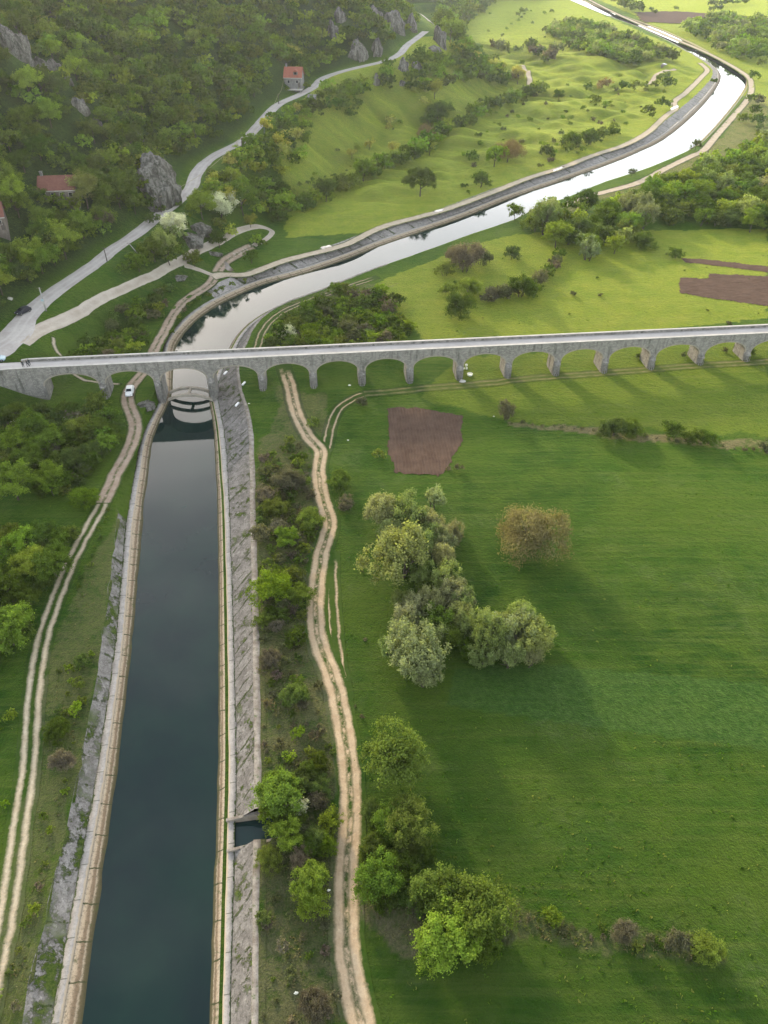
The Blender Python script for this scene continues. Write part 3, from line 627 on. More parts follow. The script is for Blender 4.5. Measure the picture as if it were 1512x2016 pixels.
wallbox('retaining_wall', rp_(IY1, -.1), rp_(IY1, 8.2), .28, -1.75, -.1, M['beam'], 'long concrete wall along the far side of the dark square inlet', 'wall')
wallbox('retaining_wall', rp_(IY0, .1), rp_(IY0, 8.2), .25, -1.8, -.1, M['beam'], 'short weedy concrete wall on the near side of the dark square inlet', 'wall')
wallbox('retaining_wall', rp_(IY0 + .3, 8.3), rp_(IY1 - .3, 8.3), .3, -.05, -.05, M['beam'], 'end wall of the dark inlet under the bushes', 'wall')

# ------------------------------------------------------------------ roads, tracks, fields
# the road itself (surface follows FOOT heights)
P = smooth(resample(catmull(np.vstack([[-112, 136, 7.8], [-103, 142, 7.8], ROAD]), 1.2), 1.5), 4)
w_ = np.interp(np.arange(len(P)), [0, 12, 28, 50, len(P) * .5, len(P) - 1], [13, 12.5, 6.5, 5.0, 4.8, 4.4]); Nr = normals(P[:, :2]); u = np.linspace(-1, 1, 9)
off = u[None] * (w_ / 2)[:, None] * (1 + fbm(P[:, 0] / 3, P[:, 1] / 3, 5, 3)[:, None] * .10)
X = P[:, None, 0] - Nr[:, None, 0] * off; Y = P[:, None, 1] - Nr[:, None, 1] * off
strip_rows(np.stack([X, Y, gz(X, Y) + .09], -1), M['road'], 'road', off)
drape('side_road', [(40, 675), (68, 654), (95, 641), (125, 630), (175, 602), (225, 577), (275, 554), (325, 529), (362, 511), (390, 493), (430, 476), (475, 453), (510, 446), (537, 455), (526, 470), (500, 484), (460, 503)], [4.6, 3.4, 2.6, 2.3, 2.3, 2.3, 2.2, 2.0, 1.9, 1.7, 1.3], M['side'], .075)
drape('link_path', [(362, 522), (385, 529), (402, 535), (418, 542)], 1.6, M['side'], .10)
drape('dirt_track', [(-40, 2040), (12, 1810), (35, 1655), (56, 1510), (65, 1383), (85, 1258), (129, 1133), (165, 1058), (195, 1006), (206, 982), (216, 960)], 3.6, M['track'], .055, fades=(0, 4))
drape('dirt_track', [(202, 992), (210, 975), (232, 925), (255, 884), (266, 849), (264, 824), (252, 794), (253, 772), (268, 749), (285, 730), (298, 700), (320, 659), (345, 614), (370, 589), (410, 563), (424, 545), (440, 519), (468, 500), (500, 484)], 3.8, M['mud'], .075, fades=(0, 4))
drape('dirt_track', [(722, 2060), (700, 1965), (684, 1880), (682, 1800), (682, 1712), (690, 1612), (687, 1512), (672, 1408), (655, 1333), (635, 1288), (622, 1233), (623, 1158), (635, 1083), (650, 1038), (643, 1008), (635, 979), (627, 929), (632, 889), (610, 864), (588, 824), (577, 790), (572, 762), (562, 735), (556, 715)], 4.2, M['dtrack'], .07, fades=(0, 16))
drape('dirt_track', [(630, 925), (634, 900), (645, 872), (651, 839), (666, 806), (693, 786), (722, 775)], 3.4, M['thin'], .055, fades=(0, 3))
drape('rut_track', [(652, 1085), (654, 1180), (660, 1260), (667, 1330), (678, 1380)], 3.2, M['thin'], .06, fades=(8, 3))
drape('field_track', [(715, 776), (756, 773), (856, 763), (956, 755), (1056, 744), (1156, 737), (1306, 725), (1512, 712), (1640, 702)], 3.4, M['faint'], .06)
drape('canal_road', [(418, 546), (445, 541), (475, 542), (500, 536), (550, 517), (600, 503), (680, 482), (756, 446), (866, 416), (956, 384), (1036, 352), (1106, 330), (1171, 305), (1231, 285), (1276, 260), (1311, 228), (1330, 214), (1328, 200), (1351, 182), (1381, 152), (1392, 138), (1378, 124)], [4.2, 4.0, 3.8, 4.4, 4.8], M['dirtroad'], .085)
drape('bank_track', [(505, 690), (522, 645), (560, 612), (620, 588), (690, 563), (745, 545)], 3.0, M['thin'], .06, fades=(2, 10))
drape('bank_track', [(1085, 418), (1140, 392), (1250, 362), (1310, 332), (1360, 308), (1385, 296), (1412, 265), (1450, 222), (1474, 192), (1479, 168), (1466, 146), (1400, 108), (1321, 74), (1231, 35), (1176, 8), (1150, -6)], [4.5, 4.5, 5.0, 5.5, 6], M['dirtroad'], .06)
drape('mound_path', [(1056, 176), (1043, 166), (1042, 152), (1033, 138), (1028, 128)], 4.5, M['dirtroad'], .1)
drape('mound_path', [(1278, 166), (1290, 150), (1305, 141), (1330, 136)], 3.5, M['dirtroad'], .1)
drape('foot_path', [(104, 663), (107, 682), (112, 692), (122, 703)], 1.2, M['path'], .06)
drape('foot_path', [(140, 731), (155, 744), (180, 751), (215, 755), (240, 757)], 1.3, M['path'], .06, fades=(2, 2))
PLOUGH = [gp([(762, 801), (822, 800), (912, 818), (910, 878), (868, 936), (778, 931), (762, 876)]), gp([(1333, 551), (1620, 545), (1640, 640), (1512, 615), (1420, 600), (1333, 584)]), CROP[0][0]]
patch('ploughed_field', gp([(762, 801), (822, 800), (912, 818), (910, 878), (868, 936), (778, 931), (762, 876)]), M['soil'], .09, .25, R(4), .9, zmul=.12)
patch('ploughed_field', gp([(1333, 551), (1388, 555), (1391, 544), (1450, 547), (1620, 558), (1640, 640), (1512, 615), (1420, 600), (1333, 584)]), M['soil'], .09, .5, R(-84), .5, zmul=.12)
patch('ploughed_field', gp([(1338, 511), (1380, 513), (1512, 529), (1640, 540), (1640, 562), (1512, 544), (1456, 535), (1346, 521)]), M['soil'], .09, .5, R(-84), .5, zmul=.12)
patch('ploughed_field', gp([(1246, 24), (1330, 22), (1600, 42), (1600, 60), (1400, 50), (1262, 44)]), M['soil'], .4, 2.5, 0, 3)
for pl, cell_ in (([(442, 523), (448, 522), (462, 532), (455, 537), (443, 533)], .25), ([(850, 416), (872, 411), (876, 415), (855, 420)], .3), ([(628, 488), (650, 482), (656, 486), (634, 492)], .3), ([(1318, 214), (1334, 207), (1337, 211), (1322, 218)], .4),
                  ([(1085, 336), (1110, 327), (1113, 330), (1090, 339)], .4), ([(1296, 143), (1310, 138), (1314, 141), (1300, 145)], .5)):
    patch('puddle_water', gp(pl), M['puddle'], .13, cell_, 0, .2)

# ------------------------------------------------------------------ the stone bridge
BX = [-79.5, -66.2, -53.6, -41.3, -29.3, -17.1, -5.35, 6.3, 18.6, 30.6, 42.8, 55.0, 67.0, 79.6, 91.6, 103.8, 116.0]
PS = [(x - B0[0]) / BD[0] for x in BX]
bang = math.atan2(BD[1], BD[0])
bridge = empty('stone_bridge', (B0[0], B0[1], 0), bang); tag(bridge, 'long grey masonry bridge with a row of round arches over canal and meadow', 'bridge')
SPR, CRN, PWD, DZ = 3.6, 6.5, .9, BZ - .85
def ring_curve(c, hs, n=28):
    return [(c - hs * math.cos(math.pi * k / n), SPR + (CRN - SPR) * math.sin(math.pi * k / n) ** .92) for k in range(n + 1)]
for i in range(len(PS) - 1):
    pl = PWD if i else 0.0
    a0, a1 = PS[i] + (PWD if i else 0.3), PS[i + 1] - PWD; c = (a0 + a1) / 2; cv = ring_curve(c, (a1 - a0) / 2)
    b = MB(); n = len(cv)
    for yy in (0.0, BW): b.add([(x, yy, z) for x, z in cv] + [(x, yy, DZ) for x, z in cv], [(k, k + 1, n + k + 1, n + k) for k in range(n - 1)])
    b.add([(x, 0, z) for x, z in cv] + [(x, BW, z) for x, z in cv], [(k, k + 1, n + k + 1, n + k) for k in range(n - 1)])
    ar = b.build('arch', M['masonry'], bridge)
    b = MB(); out = [(c + (x - c) * 1.06, SPR + (z - SPR) * 1.09 + .0) for x, z in cv]
    for yy in (-.04, BW + .04): b.add([(x, yy, z) for x, z in cv] + [(x, yy, z) for x, z in out], [(k, k + 1, n + k + 1, n + k) for k in range(n - 1)])
    b.add([(x, -.04, z) for x, z in cv] + [(x, BW + .04, z - .0) for x, z in cv], [])
    b.build('arch_ring', M['coping'] if False else M['beam'], ar)
for i, s_ in enumerate(PS[1:]):
    p = bxy(s_, BW / 2); zb = min(float(gz(p[0], p[1])), -.2 if i in (0,) else 9) - .8
    if i in (1, 2): zb = -3.4
    b = MB().box((s_, BW / 2, (zb + DZ) / 2), (2 * PWD, BW, DZ - zb)); pr_ = b.build('pier', M['masonry'], bridge)
    for sg, y0 in ((-1, 0.0), (1, BW)):
        w = PWD * .98; pl_ = [(-w, 0), (-w * .8, .85), (-w * .3, 1.2), (w * .3, 1.2), (w * .8, .85), (w, 0)]; zt = 2.9
        vs = [(s_ + x, y0 + sg * y, zb) for x, y in pl_] + [(s_ + x, y0 + sg * y, zt) for x, y in pl_] + [(s_, y0 + sg * .02, zt + 1.1)]
        b = MB().add(vs, [(k, k + 1, 7 + k - 1, 6 + k) for k in range(5)] + [(6 + k, 7 + k, 12) for k in range(5)]); b.build('cutwater', M['masonry'], pr_)
# left abutment: solid wall with the near parapet bending outwards
b = MB(); AB = [(-17.0, -1.6), (-11, -.8), (-5, -.15), (0.0, 0.0), (PS[0] + .3, 0.0)]
for k in range(len(AB) - 1):
    (x0, y0), (x1, y1) = AB[k], AB[k + 1]
    for (u0, v0, u1, v1) in ((x0, y0, x1, y1), (x0, BW, x1, BW)):
        b.add([(u0, v0, -1), (u1, v1, -1), (u1, v1, DZ), (u0, v0, DZ)], [(0, 1, 2, 3)])
b.add([(PS[0] + .3, 0, -1), (PS[0] + .3, BW, -1), (PS[0] + .3, BW, DZ), (PS[0] + .3, 0, DZ)], [(0, 1, 2, 3)])
b.build('abutment', M['masonry'], bridge)
SE = PS[-1]
def prow(name, path, th, z0, z1, m_, parent):
    b = MB()
    for k in range(len(path) - 1):
        (x0, y0), (x1, y1) = path[k], path[k + 1]
        b.add([(x0, y0, z0), (x1, y1, z0), (x1, y1 + th, z0), (x0, y0 + th, z0), (x0, y0, z1), (x1, y1, z1), (x1, y1 + th, z1), (x0, y0 + th, z1)],
              [(0, 1, 5, 4), (2, 3, 7, 6), (4, 5, 6, 7)] + ([(0, 4, 7, 3)] if k == 0 else []) + ([(1, 2, 6, 5)] if k == len(path) - 2 else []))
    return b.build(name, m_, parent)
near = AB[:-1] + [(x, 0.0) for x in np.arange(4, SE, 4)] + [(SE, 0.0)]
near = [(x, y - .003) for x, y in near]
far_ = [(-3.2, BW - .75), (-2.0, BW - .42), (0, BW - .38)] + [(x, BW - .38) for x in np.arange(4, SE, 4)] + [(SE, BW - .38)]
for path, in ((near,), (far_,)):
    pa = prow('parapet', path, .38, DZ, BZ - .12, M['masonry'], bridge)
    cp = prow('coping', [(x, y - .05) for x, y in path], .48, BZ - .12, BZ, M['coping'], pa)
b = MB(); xs = list(np.arange(-16, SE, 3.0)) + [SE]
def ny_(x): return np.interp(x, [p[0] for p in near], [p[1] for p in near]) + .38
for k in range(len(xs) - 1): b.add([(xs[k], ny_(xs[k]), DZ + .12), (xs[k + 1], ny_(xs[k + 1]), DZ + .12), (xs[k + 1], BW - .37, DZ + .12), (xs[k], BW - .37, DZ + .12)], [(0, 1, 2, 3)])
rw = b.build('roadway', M['deck'], bridge)
uvl = rw.data.uv_layers.new(name='UVMap')
for lp in rw.data.loops: uvl.data[lp.index].uv = (rw.data.vertices[lp.vertex_index].co.y - BW / 2, rw.data.vertices[lp.vertex_index].co.x)

# arched double beam over the canal in front of the bridge
fr = empty('strut_frame', (0, 0, 0)); tag(fr, 'pair of thin arched concrete beams spanning the canal before the big bridge', 'beam frame')
def rib(pxl, pxr, pxm, zl):
    A = g(*pxl, zl); Bq = g(*pxr, zl); pts = []
    for t in np.linspace(0, 1, 15):
        p = A * (1 - t) + Bq * t; pts.append((p[0], p[1], zl + 1.35 * (1 - (2 * t - 1) ** 2)))
    d = np.array([Bq[0] - A[0], Bq[1] - A[1]]); d /= np.linalg.norm(d); nn = np.array([-d[1], d[0]]) * .33; b = MB()
    vs = []
    for x, y, z in pts: vs += [(x - nn[0], y - nn[1], z - .3), (x + nn[0], y + nn[1], z - .3), (x + nn[0], y + nn[1], z + .3), (x - nn[0], y - nn[1], z + .3)]
    fs = []
    for k in range(14):
        for q_ in range(4): fs.append((4 * k + q_, 4 * k + (q_ + 1) % 4, 4 * k + 4 + (q_ + 1) % 4, 4 * k + 4 + q_))
    b.add(vs, fs + [(0, 1, 2, 3), (56, 57, 58, 59)]); b.build('arch_beam', M['beam'], fr); return pts[7]
m0 = rib((331, 787), (419, 787), 0, -1.7); m1 = rib((334, 773), (417, 773), 0, -1.7)
b = MB(); b.box(((m0[0] + m1[0]) / 2, (m0[1] + m1[1]) / 2, m0[2]), (.55, abs(m1[1] - m0[1]) - .62, .45)); b.build('cross_beam', M['beam'], fr)

# ------------------------------------------------------------------ rocks
def rock_mesh(seed, k=5, steep=1.0):
    bm = bmesh.new(); bmesh.ops.create_icosphere(bm, subdivisions=k, radius=1.0)
    V = np.array([v.co[:] for v in bm.verts]); r_ = np.random.default_rng(seed)
    for _ in range(34):                       # chop flat facets
        n = r_.normal(size=3); n[2] *= .5; n /= np.linalg.norm(n); d = r_.uniform(.62, .95); ex = np.maximum(V @ n - d, 0); V -= ex[:, None] * n * .95
    a = fbm(V[:, 0] * 3 + seed, V[:, 2] * 1.6 + V[:, 1] * 2.4, seed, 5)[:, None]; V += V * a * .22
    f = fbm((V[:, 0] + V[:, 1]) * 7 + seed, V[:, 2] * 2.0, seed + 5, 4)[:, None]; V += V * f * .16
    F = np.array([[v.index for v in f_.verts] for f_ in bm.faces]); bm.free()
    return mesh_np('rock', V, F, [M['rock']])
RM = [rock_mesh(s) for s in (3, 11, 19)]
ROCKS = [  # px, py, size(x,y,z) m, rotation, label
    (308, 362, (14, 12, 17), 35, 'tall grey limestone cliff face rising straight above the bend of the pale road'), (300, 330, (13, 9, 12), 50, 'lower shoulder of grey cliff on top of the tall road-side cliff'),
    (24, 70, (13, 9, 19), 30, 'streaked grey rock slab high on the forest slope at the top left corner'), (44, 96, (7, 6, 11), 20, 'small rock slab just below the streaked slab in the top left corner'),
    (76, 118, (8, 6, 7), 0, 'rough grey crag in the forest, upper one of three below the streaked slab'), (103, 124, (7, 6, 7), 60, 'rough grey crag in the forest, middle one of three below the streaked slab'), (130, 150, (5, 4, 5), 20, 'rough grey crag in the forest, lowest one of three below the streaked slab'),
    (188, 236, (5, 4, 6), 20, 'small pale rock ledge in the forest above the road-side cliff'), (156, 205, (4, 3, 4), 70, 'tiny rock showing between trees halfway up the hill'),
    (270, 266, (7, 4, 5), 10, 'flat grey rock on the crest above the tall road-side cliff'),
    (703, 88, (16, 9, 17), 20, 'large ribbed limestone crag above the road near the spur'), (655, 50, (8, 6, 15), 0, 'narrow upright crag high on the slope left of the large ribbed crag'), (672, 20, (10, 7, 14), 50, 'crag at the top edge of the forest slope'),
    (742, 82, (14, 8, 15), 60, 'broken grey crag just right of the large ribbed crag above the road'), (738, 22, (12, 8, 14), 10, 'grey rock on the sunlit ridge at the top edge'), (775, 30, (22, 12, 20), 30, 'broad grey rock wall above the end of the road'), (812, 35, (16, 10, 18), 80, 'dark rock wall right beside the end of the road'),
    (868, 62, (10, 14, 20), 10, 'upright rock tower on the field side of the road gap'), (855, 92, (14, 8, 6), 40, 'rubble of boulders below the end of the road'),
    (740, 150, (6, 5, 11), 20, 'small grey crag below the road, leftmost of those under it'), (795, 122, (9, 6, 12), 50, 'grey crag directly below the road bend near the spur'), (822, 124, (9, 6, 12), 0, 'grey crag at the outer corner below the road, next to the boulders'), (792, 160, (6, 4, 5), 30, 'low rock at the foot of the spur beside the field'),
    (378, 468, (6, 5, 3.0), 20, 'bare grey rock scree between the pale road and the side road'), (397, 448, (6, 5, 3.0), 60, 'upper patch of rock scree above the side road by the dark bush'), (420, 498, (4.5, 2.2, .9), 10, 'heap of pale stones beside the side road near the fork'),
    (353, 545, (4, 2.5, .8), 0, 'scattered grey stones in the grass below the short link path'), (286, 794, (3.2, 2.0, .9), 20, 'heap of grey stones between the muddy track and the canal beside the bridge'), (296, 802, (2.0, 1.4, .7), 50, 'small heap of stones next to the canal walkway below the white car'),
    (1142, 434, (3.2, 1.6, .9), 10, 'pale rocks by the edge of the scrub wood')]
for k, (px, py, sz, rz, lab) in enumerate(ROCKS):
    p = hit(px, py, sz[2] * .3); o = link('rock_outcrop' if sz[2] > 2 else 'stone_heap', RM[k % 3]); o.location = (p[0], p[1], p[2] - sz[2] * .02); o.scale = [k_ * ((.7 if k < 2 else .44) if sz[2] > 4 else .8) for k_ in sz]; o.rotation_euler = (.15 * math.sin(k * 3), .15 * math.cos(k * 5), R(rz))
    tag(o, lab, 'rock', 'grey limestone rocks')
scr = patch('scree_slope', gp([(815, -8), (856, -8), (856, 30), (845, 38), (822, 12)], 25), m_stone('pale_scree', (.36, .33, .29), (.5, .46, .4), .1), .5, 2.0, 0, 3)

# ------------------------------------------------------------------ houses
def house(loc, rz, L, D, Hw, Hr, tile, wall_m, label, dormer=False, chim=True, windows=3, broken=False, deck_=False):
    o = empty('stone_house', loc, rz); ov = .45
    b = MB().box((0, 0, Hw / 2 - 1.5), (L, D, Hw + 3)); w = b
    w.add([(-L / 2, -D / 2, Hw), (-L / 2, D / 2, Hw), (-L / 2, 0, Hw + Hr), (L / 2, -D / 2, Hw), (L / 2, D / 2, Hw), (L / 2, 0, Hw + Hr)], [(0, 1, 2), (3, 5, 4)])
    w.build('wall', wall_m, o)
    sl = math.atan2(Hr, D / 2); n = 22; b = MB()
    for sg in (-1, 1):
        ys, zs = sg * (D / 2 + ov), Hw - math.tan(sl) * ov; vs = []
        for k in range(n * 2 + 1):
            x = -L / 2 - ov + (L + 2 * ov) * k / (n * 2); hz = .06 * (k % 2); vs += [(x, ys, zs + hz + .12), (x, 0, Hw + Hr + hz + .12)]
        b.add(vs, [(2 * k, 2 * k + 1, 2 * k + 3, 2 * k + 2) for k in range(n * 2)])
        x0, x1 = -L / 2 - ov, L / 2 + ov
        b.add([(x0, ys, zs), (x0, 0, Hw + Hr), (x1, 0, Hw + Hr), (x1, ys, zs), (x0, ys, zs + .11), (x0, 0, Hw + Hr + .11), (x1, 0, Hw + Hr + .11), (x1, ys, zs + .11)], [(0, 1, 2, 3), (0, 3, 7, 4), (0, 4, 5, 1), (3, 2, 6, 7)])
    rf = b.build('roof', tile, o)
    if chim:
        MB().box((-L * .42, .2, Hw + Hr + .35), (.7, .7, 1.7)).box((-L * .42, .2, Hw + Hr + 1.25), (.9, .9, .14)).build('chimney', M['block'], rf)
    MB().box((0, -D / 2 - ov - .04, Hw - math.tan(sl) * ov - .02), (L + 2 * ov, .12, .22)).build('gutter', M['coping'], rf)
    for k in range(windows):
        x = -L / 2 + L * (k + .5) / windows
        f = MB(); 
        for dx, dz, sx, sz in ((0, .62, 1.2, .1), (0, -.62, 1.2, .1), (-.55, 0, .1, 1.14), (.55, 0, .1, 1.14)): f.box((x + dx, -D / 2 - .03, Hw * .55 + dz), (sx, .1, sz))
        fo = f.build('window', M['coping'], o); MB().box((x, -D / 2 - .005, Hw * .55), (1.0, .06, 1.14)).build('pane', M['glass'], fo)
    d = MB().box((L * .36 if windows < 3 else L / 6, -D / 2 - .03, 1.0), (1.0, .1, 2.0)).build('door', M['wood'], o)
    if dormer:
        dx = L * .17; b = MB().box((dx, -D * .27, Hw + Hr * .42), (1.9, D * .34, 1.3)); dm = b.build('dormer', M['block'], rf)
        MB().box((dx, -D * .27 - D * .17 - .02, Hw + Hr * .42), (1.1, .06, .9)).build('pane', M['glass'], dm)
        MB().add([(dx - 1.25, -D * .5, Hw + Hr * .42 + .6), (dx, -D * .5, Hw + Hr * .42 + 1.5), (dx + 1.25, -D * .5, Hw + Hr * .42 + .6), (dx - 1.25, -D * .02, Hw + Hr * .42 + .6), (dx, -D * .02, Hw + Hr * .42 + 1.5), (dx + 1.25, -D * .02, Hw + Hr * .42 + .6)], [(0, 1, 4, 3), (1, 2, 5, 4), (0, 2, 1), (3, 4, 5)]).build('dormer_roof', tile, dm)
    if deck_:
        MB().box((0, -D / 2 - 1.6, -.6), (L + 1, 3.2, .25)).box((-L / 2, -D / 2 - 3.0, -1.9), (.3, .3, 2.6)).box((L / 2, -D / 2 - 3.0, -1.9), (.3, .3, 2.6)).build('terrace', M['coping'], o)
        MB().box((0, -D / 2 - 3.1, .0), (L + 1, .06, .08)).box((0, -D / 2 - 3.1, .4), (L + 1, .06, .08)).build('railing', M['block'], o)
    return tag(o, label, 'house')
NOTREE = []
def mpp(p): return float(proj(p[0], p[1], p[2])[2]) / FPX
p = hit(122, 385, 0.5); q = mpp(p); NOTREE.append((p[0], p[1], 9.5)); print('house1', p, q)
house(tuple(p), R(6), 66 * q, 8, 3.4, 2.7, M['tile'], M['plaster'], 'old stone house with weathered red tiled roof half hidden by a tall pale tree', windows=4)
H1 = p
p = hit(580, 166, 0.5); q = mpp(p); NOTREE.append((p[0], p[1], 11)); H2 = p; print('house2', p, q)
house(tuple(p), R(-4), 33 * q, 8.5, 4.2, 3.4, M['tile2'], M['block'], 'small unfinished house with bright orange roof, dormer and chimney above the road', dormer=True, windows=2, deck_=True)
p = hit(-6, 442, 0.5); q = mpp(p); NOTREE.append((p[0], p[1], 8))
house(tuple(p), R(20), 36 * q, 7, 3.6, 2.6, M['tile'], M['plaster'], 'grey stone house cut by the frame edge below the half hidden house', windows=2)
p = hit(614, 200, 0.3); NOTREE.append((p[0], p[1], 5)); q = mpp(p)
o = empty('stone_hut', tuple(p), R(-8)); MB().box((0, 0, .8), (15 * q, 4, 3.0)).build('wall', M['block'], o); MB().box((0, 0, 2.45), (17 * q, 4.6, .25), rx=.12).build('roof', M['block'], o)
tag(o, 'low flat-roofed stone hut below the road opposite the orange roofed house', 'hut')

# ------------------------------------------------------------------ poles and cables
def pole(pxb, pxt, name, m_, label, cross=False, rad=.13):
    b = hit(*pxb); d = ray(*pxt); d = d / d[1]; 
    # top: the point over the base's distance that the pixel ray passes
    t = b[1]; top = np.array([d[0] * t, t, CAM_H + d[2] * t]); top[2] = max(top[2], b[2] + 4)
    o = empty(name, (b[0], b[1], b[2] - .3)); v = Vector(top - b) + Vector((0, 0, .3))
    MB().tube([(0, 0, 0), tuple(v * .5), tuple(v)], [rad * 1.3, rad * 1.1, rad * .8], 8).build('shaft', m_, o, True)
    MB().tube([tuple(v * .97 + Vector((-.7, .1, 0))), tuple(v * .97 + Vector((.7, -.1, 0)))], .06, 6).build('crossarm', M['wood'], o)
    if cross: MB().box(tuple(v * .38 + Vector((0, -.2, 0))), (.5, .1, .7)).build('sign_plate', M['coping'], o); MB().box(tuple(v * .50 + Vector((-.1, -.25, 0))), (.6, .3, .5)).build('meter_box', M['paleblue'], o)
    tag(o, label, 'utility pole', 'utility poles along the hillside road'); return Vector(top)
T1 = pole((91, 612), (77, 566), 'utility_pole', M['pole'], 'pale concrete pole with a small plate beside the road junction', True, .17)
T2 = pole((211, 515), (207, 499), 'utility_pole', M['wood'], 'dark wooden pole at the edge of the road between junction and cliff')
T3 = pole((277, 505), (253, 478), 'utility_pole', M['pole'], 'leaning pale pole among the bushes below the road')
T4 = pole((318, 418), (313, 388), 'utility_pole', M['wood'], 'thin pole at the foot of the tall road-side cliff')
T5 = pole((477, 306), (475, 271), 'utility_pole', M['wood'], 'dark pole on the field side of the road halfway to the orange roofed house')
T6 = pole((520, 262), (519.5, 233), 'utility_pole', M['pole'], 'thin pale pole below the orange roofed house, nearest the road')
T7 = pole((549, 205), (548, 188), 'utility_pole', M['wood'], 'dark pole between the orange roofed house and the road')
HT = Vector((H2[0] - 4.5, H2[1] - 4.5, H2[2] + 3.4))
def cable(A, B, sag, label, r=.055):
    pts = [tuple(A.lerp(B, t) - Vector((0, 0, sag * (1 - (2 * t - 1) ** 2)))) for t in np.linspace(0, 1, 17)]
    o = MB().tube(pts, r, 6).build('overhead_cable', M['cable'], None, True); tag(o, label, 'cable', 'overhead cables along the road')
cable(T4, T5, 2.2, 'overhead cable crossing the road in front of the tall cliff'); cable(T5, T6, 1.6, 'overhead cable above the road between the dark pole and the thin pale pole')
cable(T6, T7, 1.2, 'overhead cable catching the light over the narrow part of the road'); cable(T7, HT, 1.4, 'yellowish cable running up to the orange roofed house')

# ------------------------------------------------------------------ cars, people, small things
def car(loc, rz, paint, label, tilt=0):
    o = empty('parked_car', loc, rz); o.rotation_euler = (tilt, 0, rz)
    # hull: loft of cross sections along x (front = +x)
    def loft(secs, m_, name, par):
        b = MB(); vs = []; n = 0
        for x, hw, z0, z1, hw2 in secs:
            ring = [(x, -hw, z0), (x, hw, z0), (x, hw, (z0 + z1) * .55), (x, hw2, z1), (x, -hw2, z1), (x, -hw, (z0 + z1) * .55)]; n = len(ring); vs += ring
        fs = [(k * n + q, k * n + (q + 1) % n, (k + 1) * n + (q + 1) % n, (k + 1) * n + q) for k in range(len(secs) - 1) for q in range(n)]
        b.add(vs, fs + [tuple(range(n)), tuple(range((len(secs) - 1) * n, len(secs) * n))]); return b.build(name, m_, par, bevel=.05)
    body = loft([(-2.05, .70, .35, .80, .62), (-1.95, .84, .25, .95, .76), (-1.2, .88, .22, .98, .80), (0, .89, .22, .97, .80), (1.1, .88, .22, .94, .78), (1.85, .82, .25, .80, .70), (2.08, .68, .32, .66, .58)], paint, 'body', o)
    cab = loft([(-1.75, .74, .9, 1.0, .66), (-1.35, .76, .9, 1.40, .58), (-.4, .77, .9, 1.48, .60), (.35, .77, .9, 1.42, .58), (1.05, .76, .9, .97, .66)], paint, 'cabin', o)
    MB().add([(.42, -.55, 1.405), (.42, .55, 1.405), (1.0, .63, .99), (1.0, -.63, .99)], [(0, 1, 2, 3)]).add([(.40, -.55, 1.385), (.40, .55, 1.385), (.98, .63, .97), (.98, -.63, .97)], [(0, 1, 2, 3)]).build('windscreen', M['glass'], cab).location = (.02, 0, .03)
    MB().add([(-1.42, -.55, 1.38), (-1.42, .55, 1.38), (-1.74, .62, 1.02), (-1.74, -.62, 1.02)], [(0, 1, 2, 3)]).build('rear_window', M['glass'], cab).location = (-.03, 0, .02)
    for sg in (-1, 1):
        MB().add([(-1.25, sg * .735, 1.02), (.75, sg * .735, 1.02), (.35, sg * .625, 1.36), (-1.15, sg * .625, 1.36)], [(0, 1, 2, 3)]).build('side_window', M['glass'], cab).location = (0, sg * .03, 0)
        MB().box((2.0, sg * .5, .66), (.16, .3, .14)).build('headlight', M['lamp'], body)
        MB().box((.75, sg * .95, 1.0), (.18, .16, .12)).build('wing_mirror', paint, body)
        for x in (-1.3, 1.3):
            w = MB().tube([(x, sg * .72, .32), (x, sg * .92, .32)], .32, 20).build('wheel', M['tyre'], o, True); MB().tube([(x, sg * .915, .32), (x, sg * .935, .32)], .18, 12).build('rim', M['block'], w)
    tag(o, label, 'car'); return o
p = hit(253, 781, 0); q = hit(257, 765, 0)
car((p[0] - .0, (p[1] + q[1]) / 2 - .3, p[2] + .08), math.atan2(q[1] - p[1], q[0] - p[0]) + math.pi - R(-0), M['white'], 'white hatchback standing on the muddy track beside the bridge pier')
p = hit(40, 620, 0); q = hit(54, 613, 0); c = (p + q) / 2
car((c[0], c[1], c[2] + .1), math.atan2(q[1] - p[1], q[0] - p[0]) + math.pi, M['darkpaint'], 'black car parked on the verge of the road above the junction')
p = hit(-6, 711, 0); car((p[0], p[1], p[2] + .1), R(12), M['paleblue'], 'pale blue car at the junction cut by the frame edge')
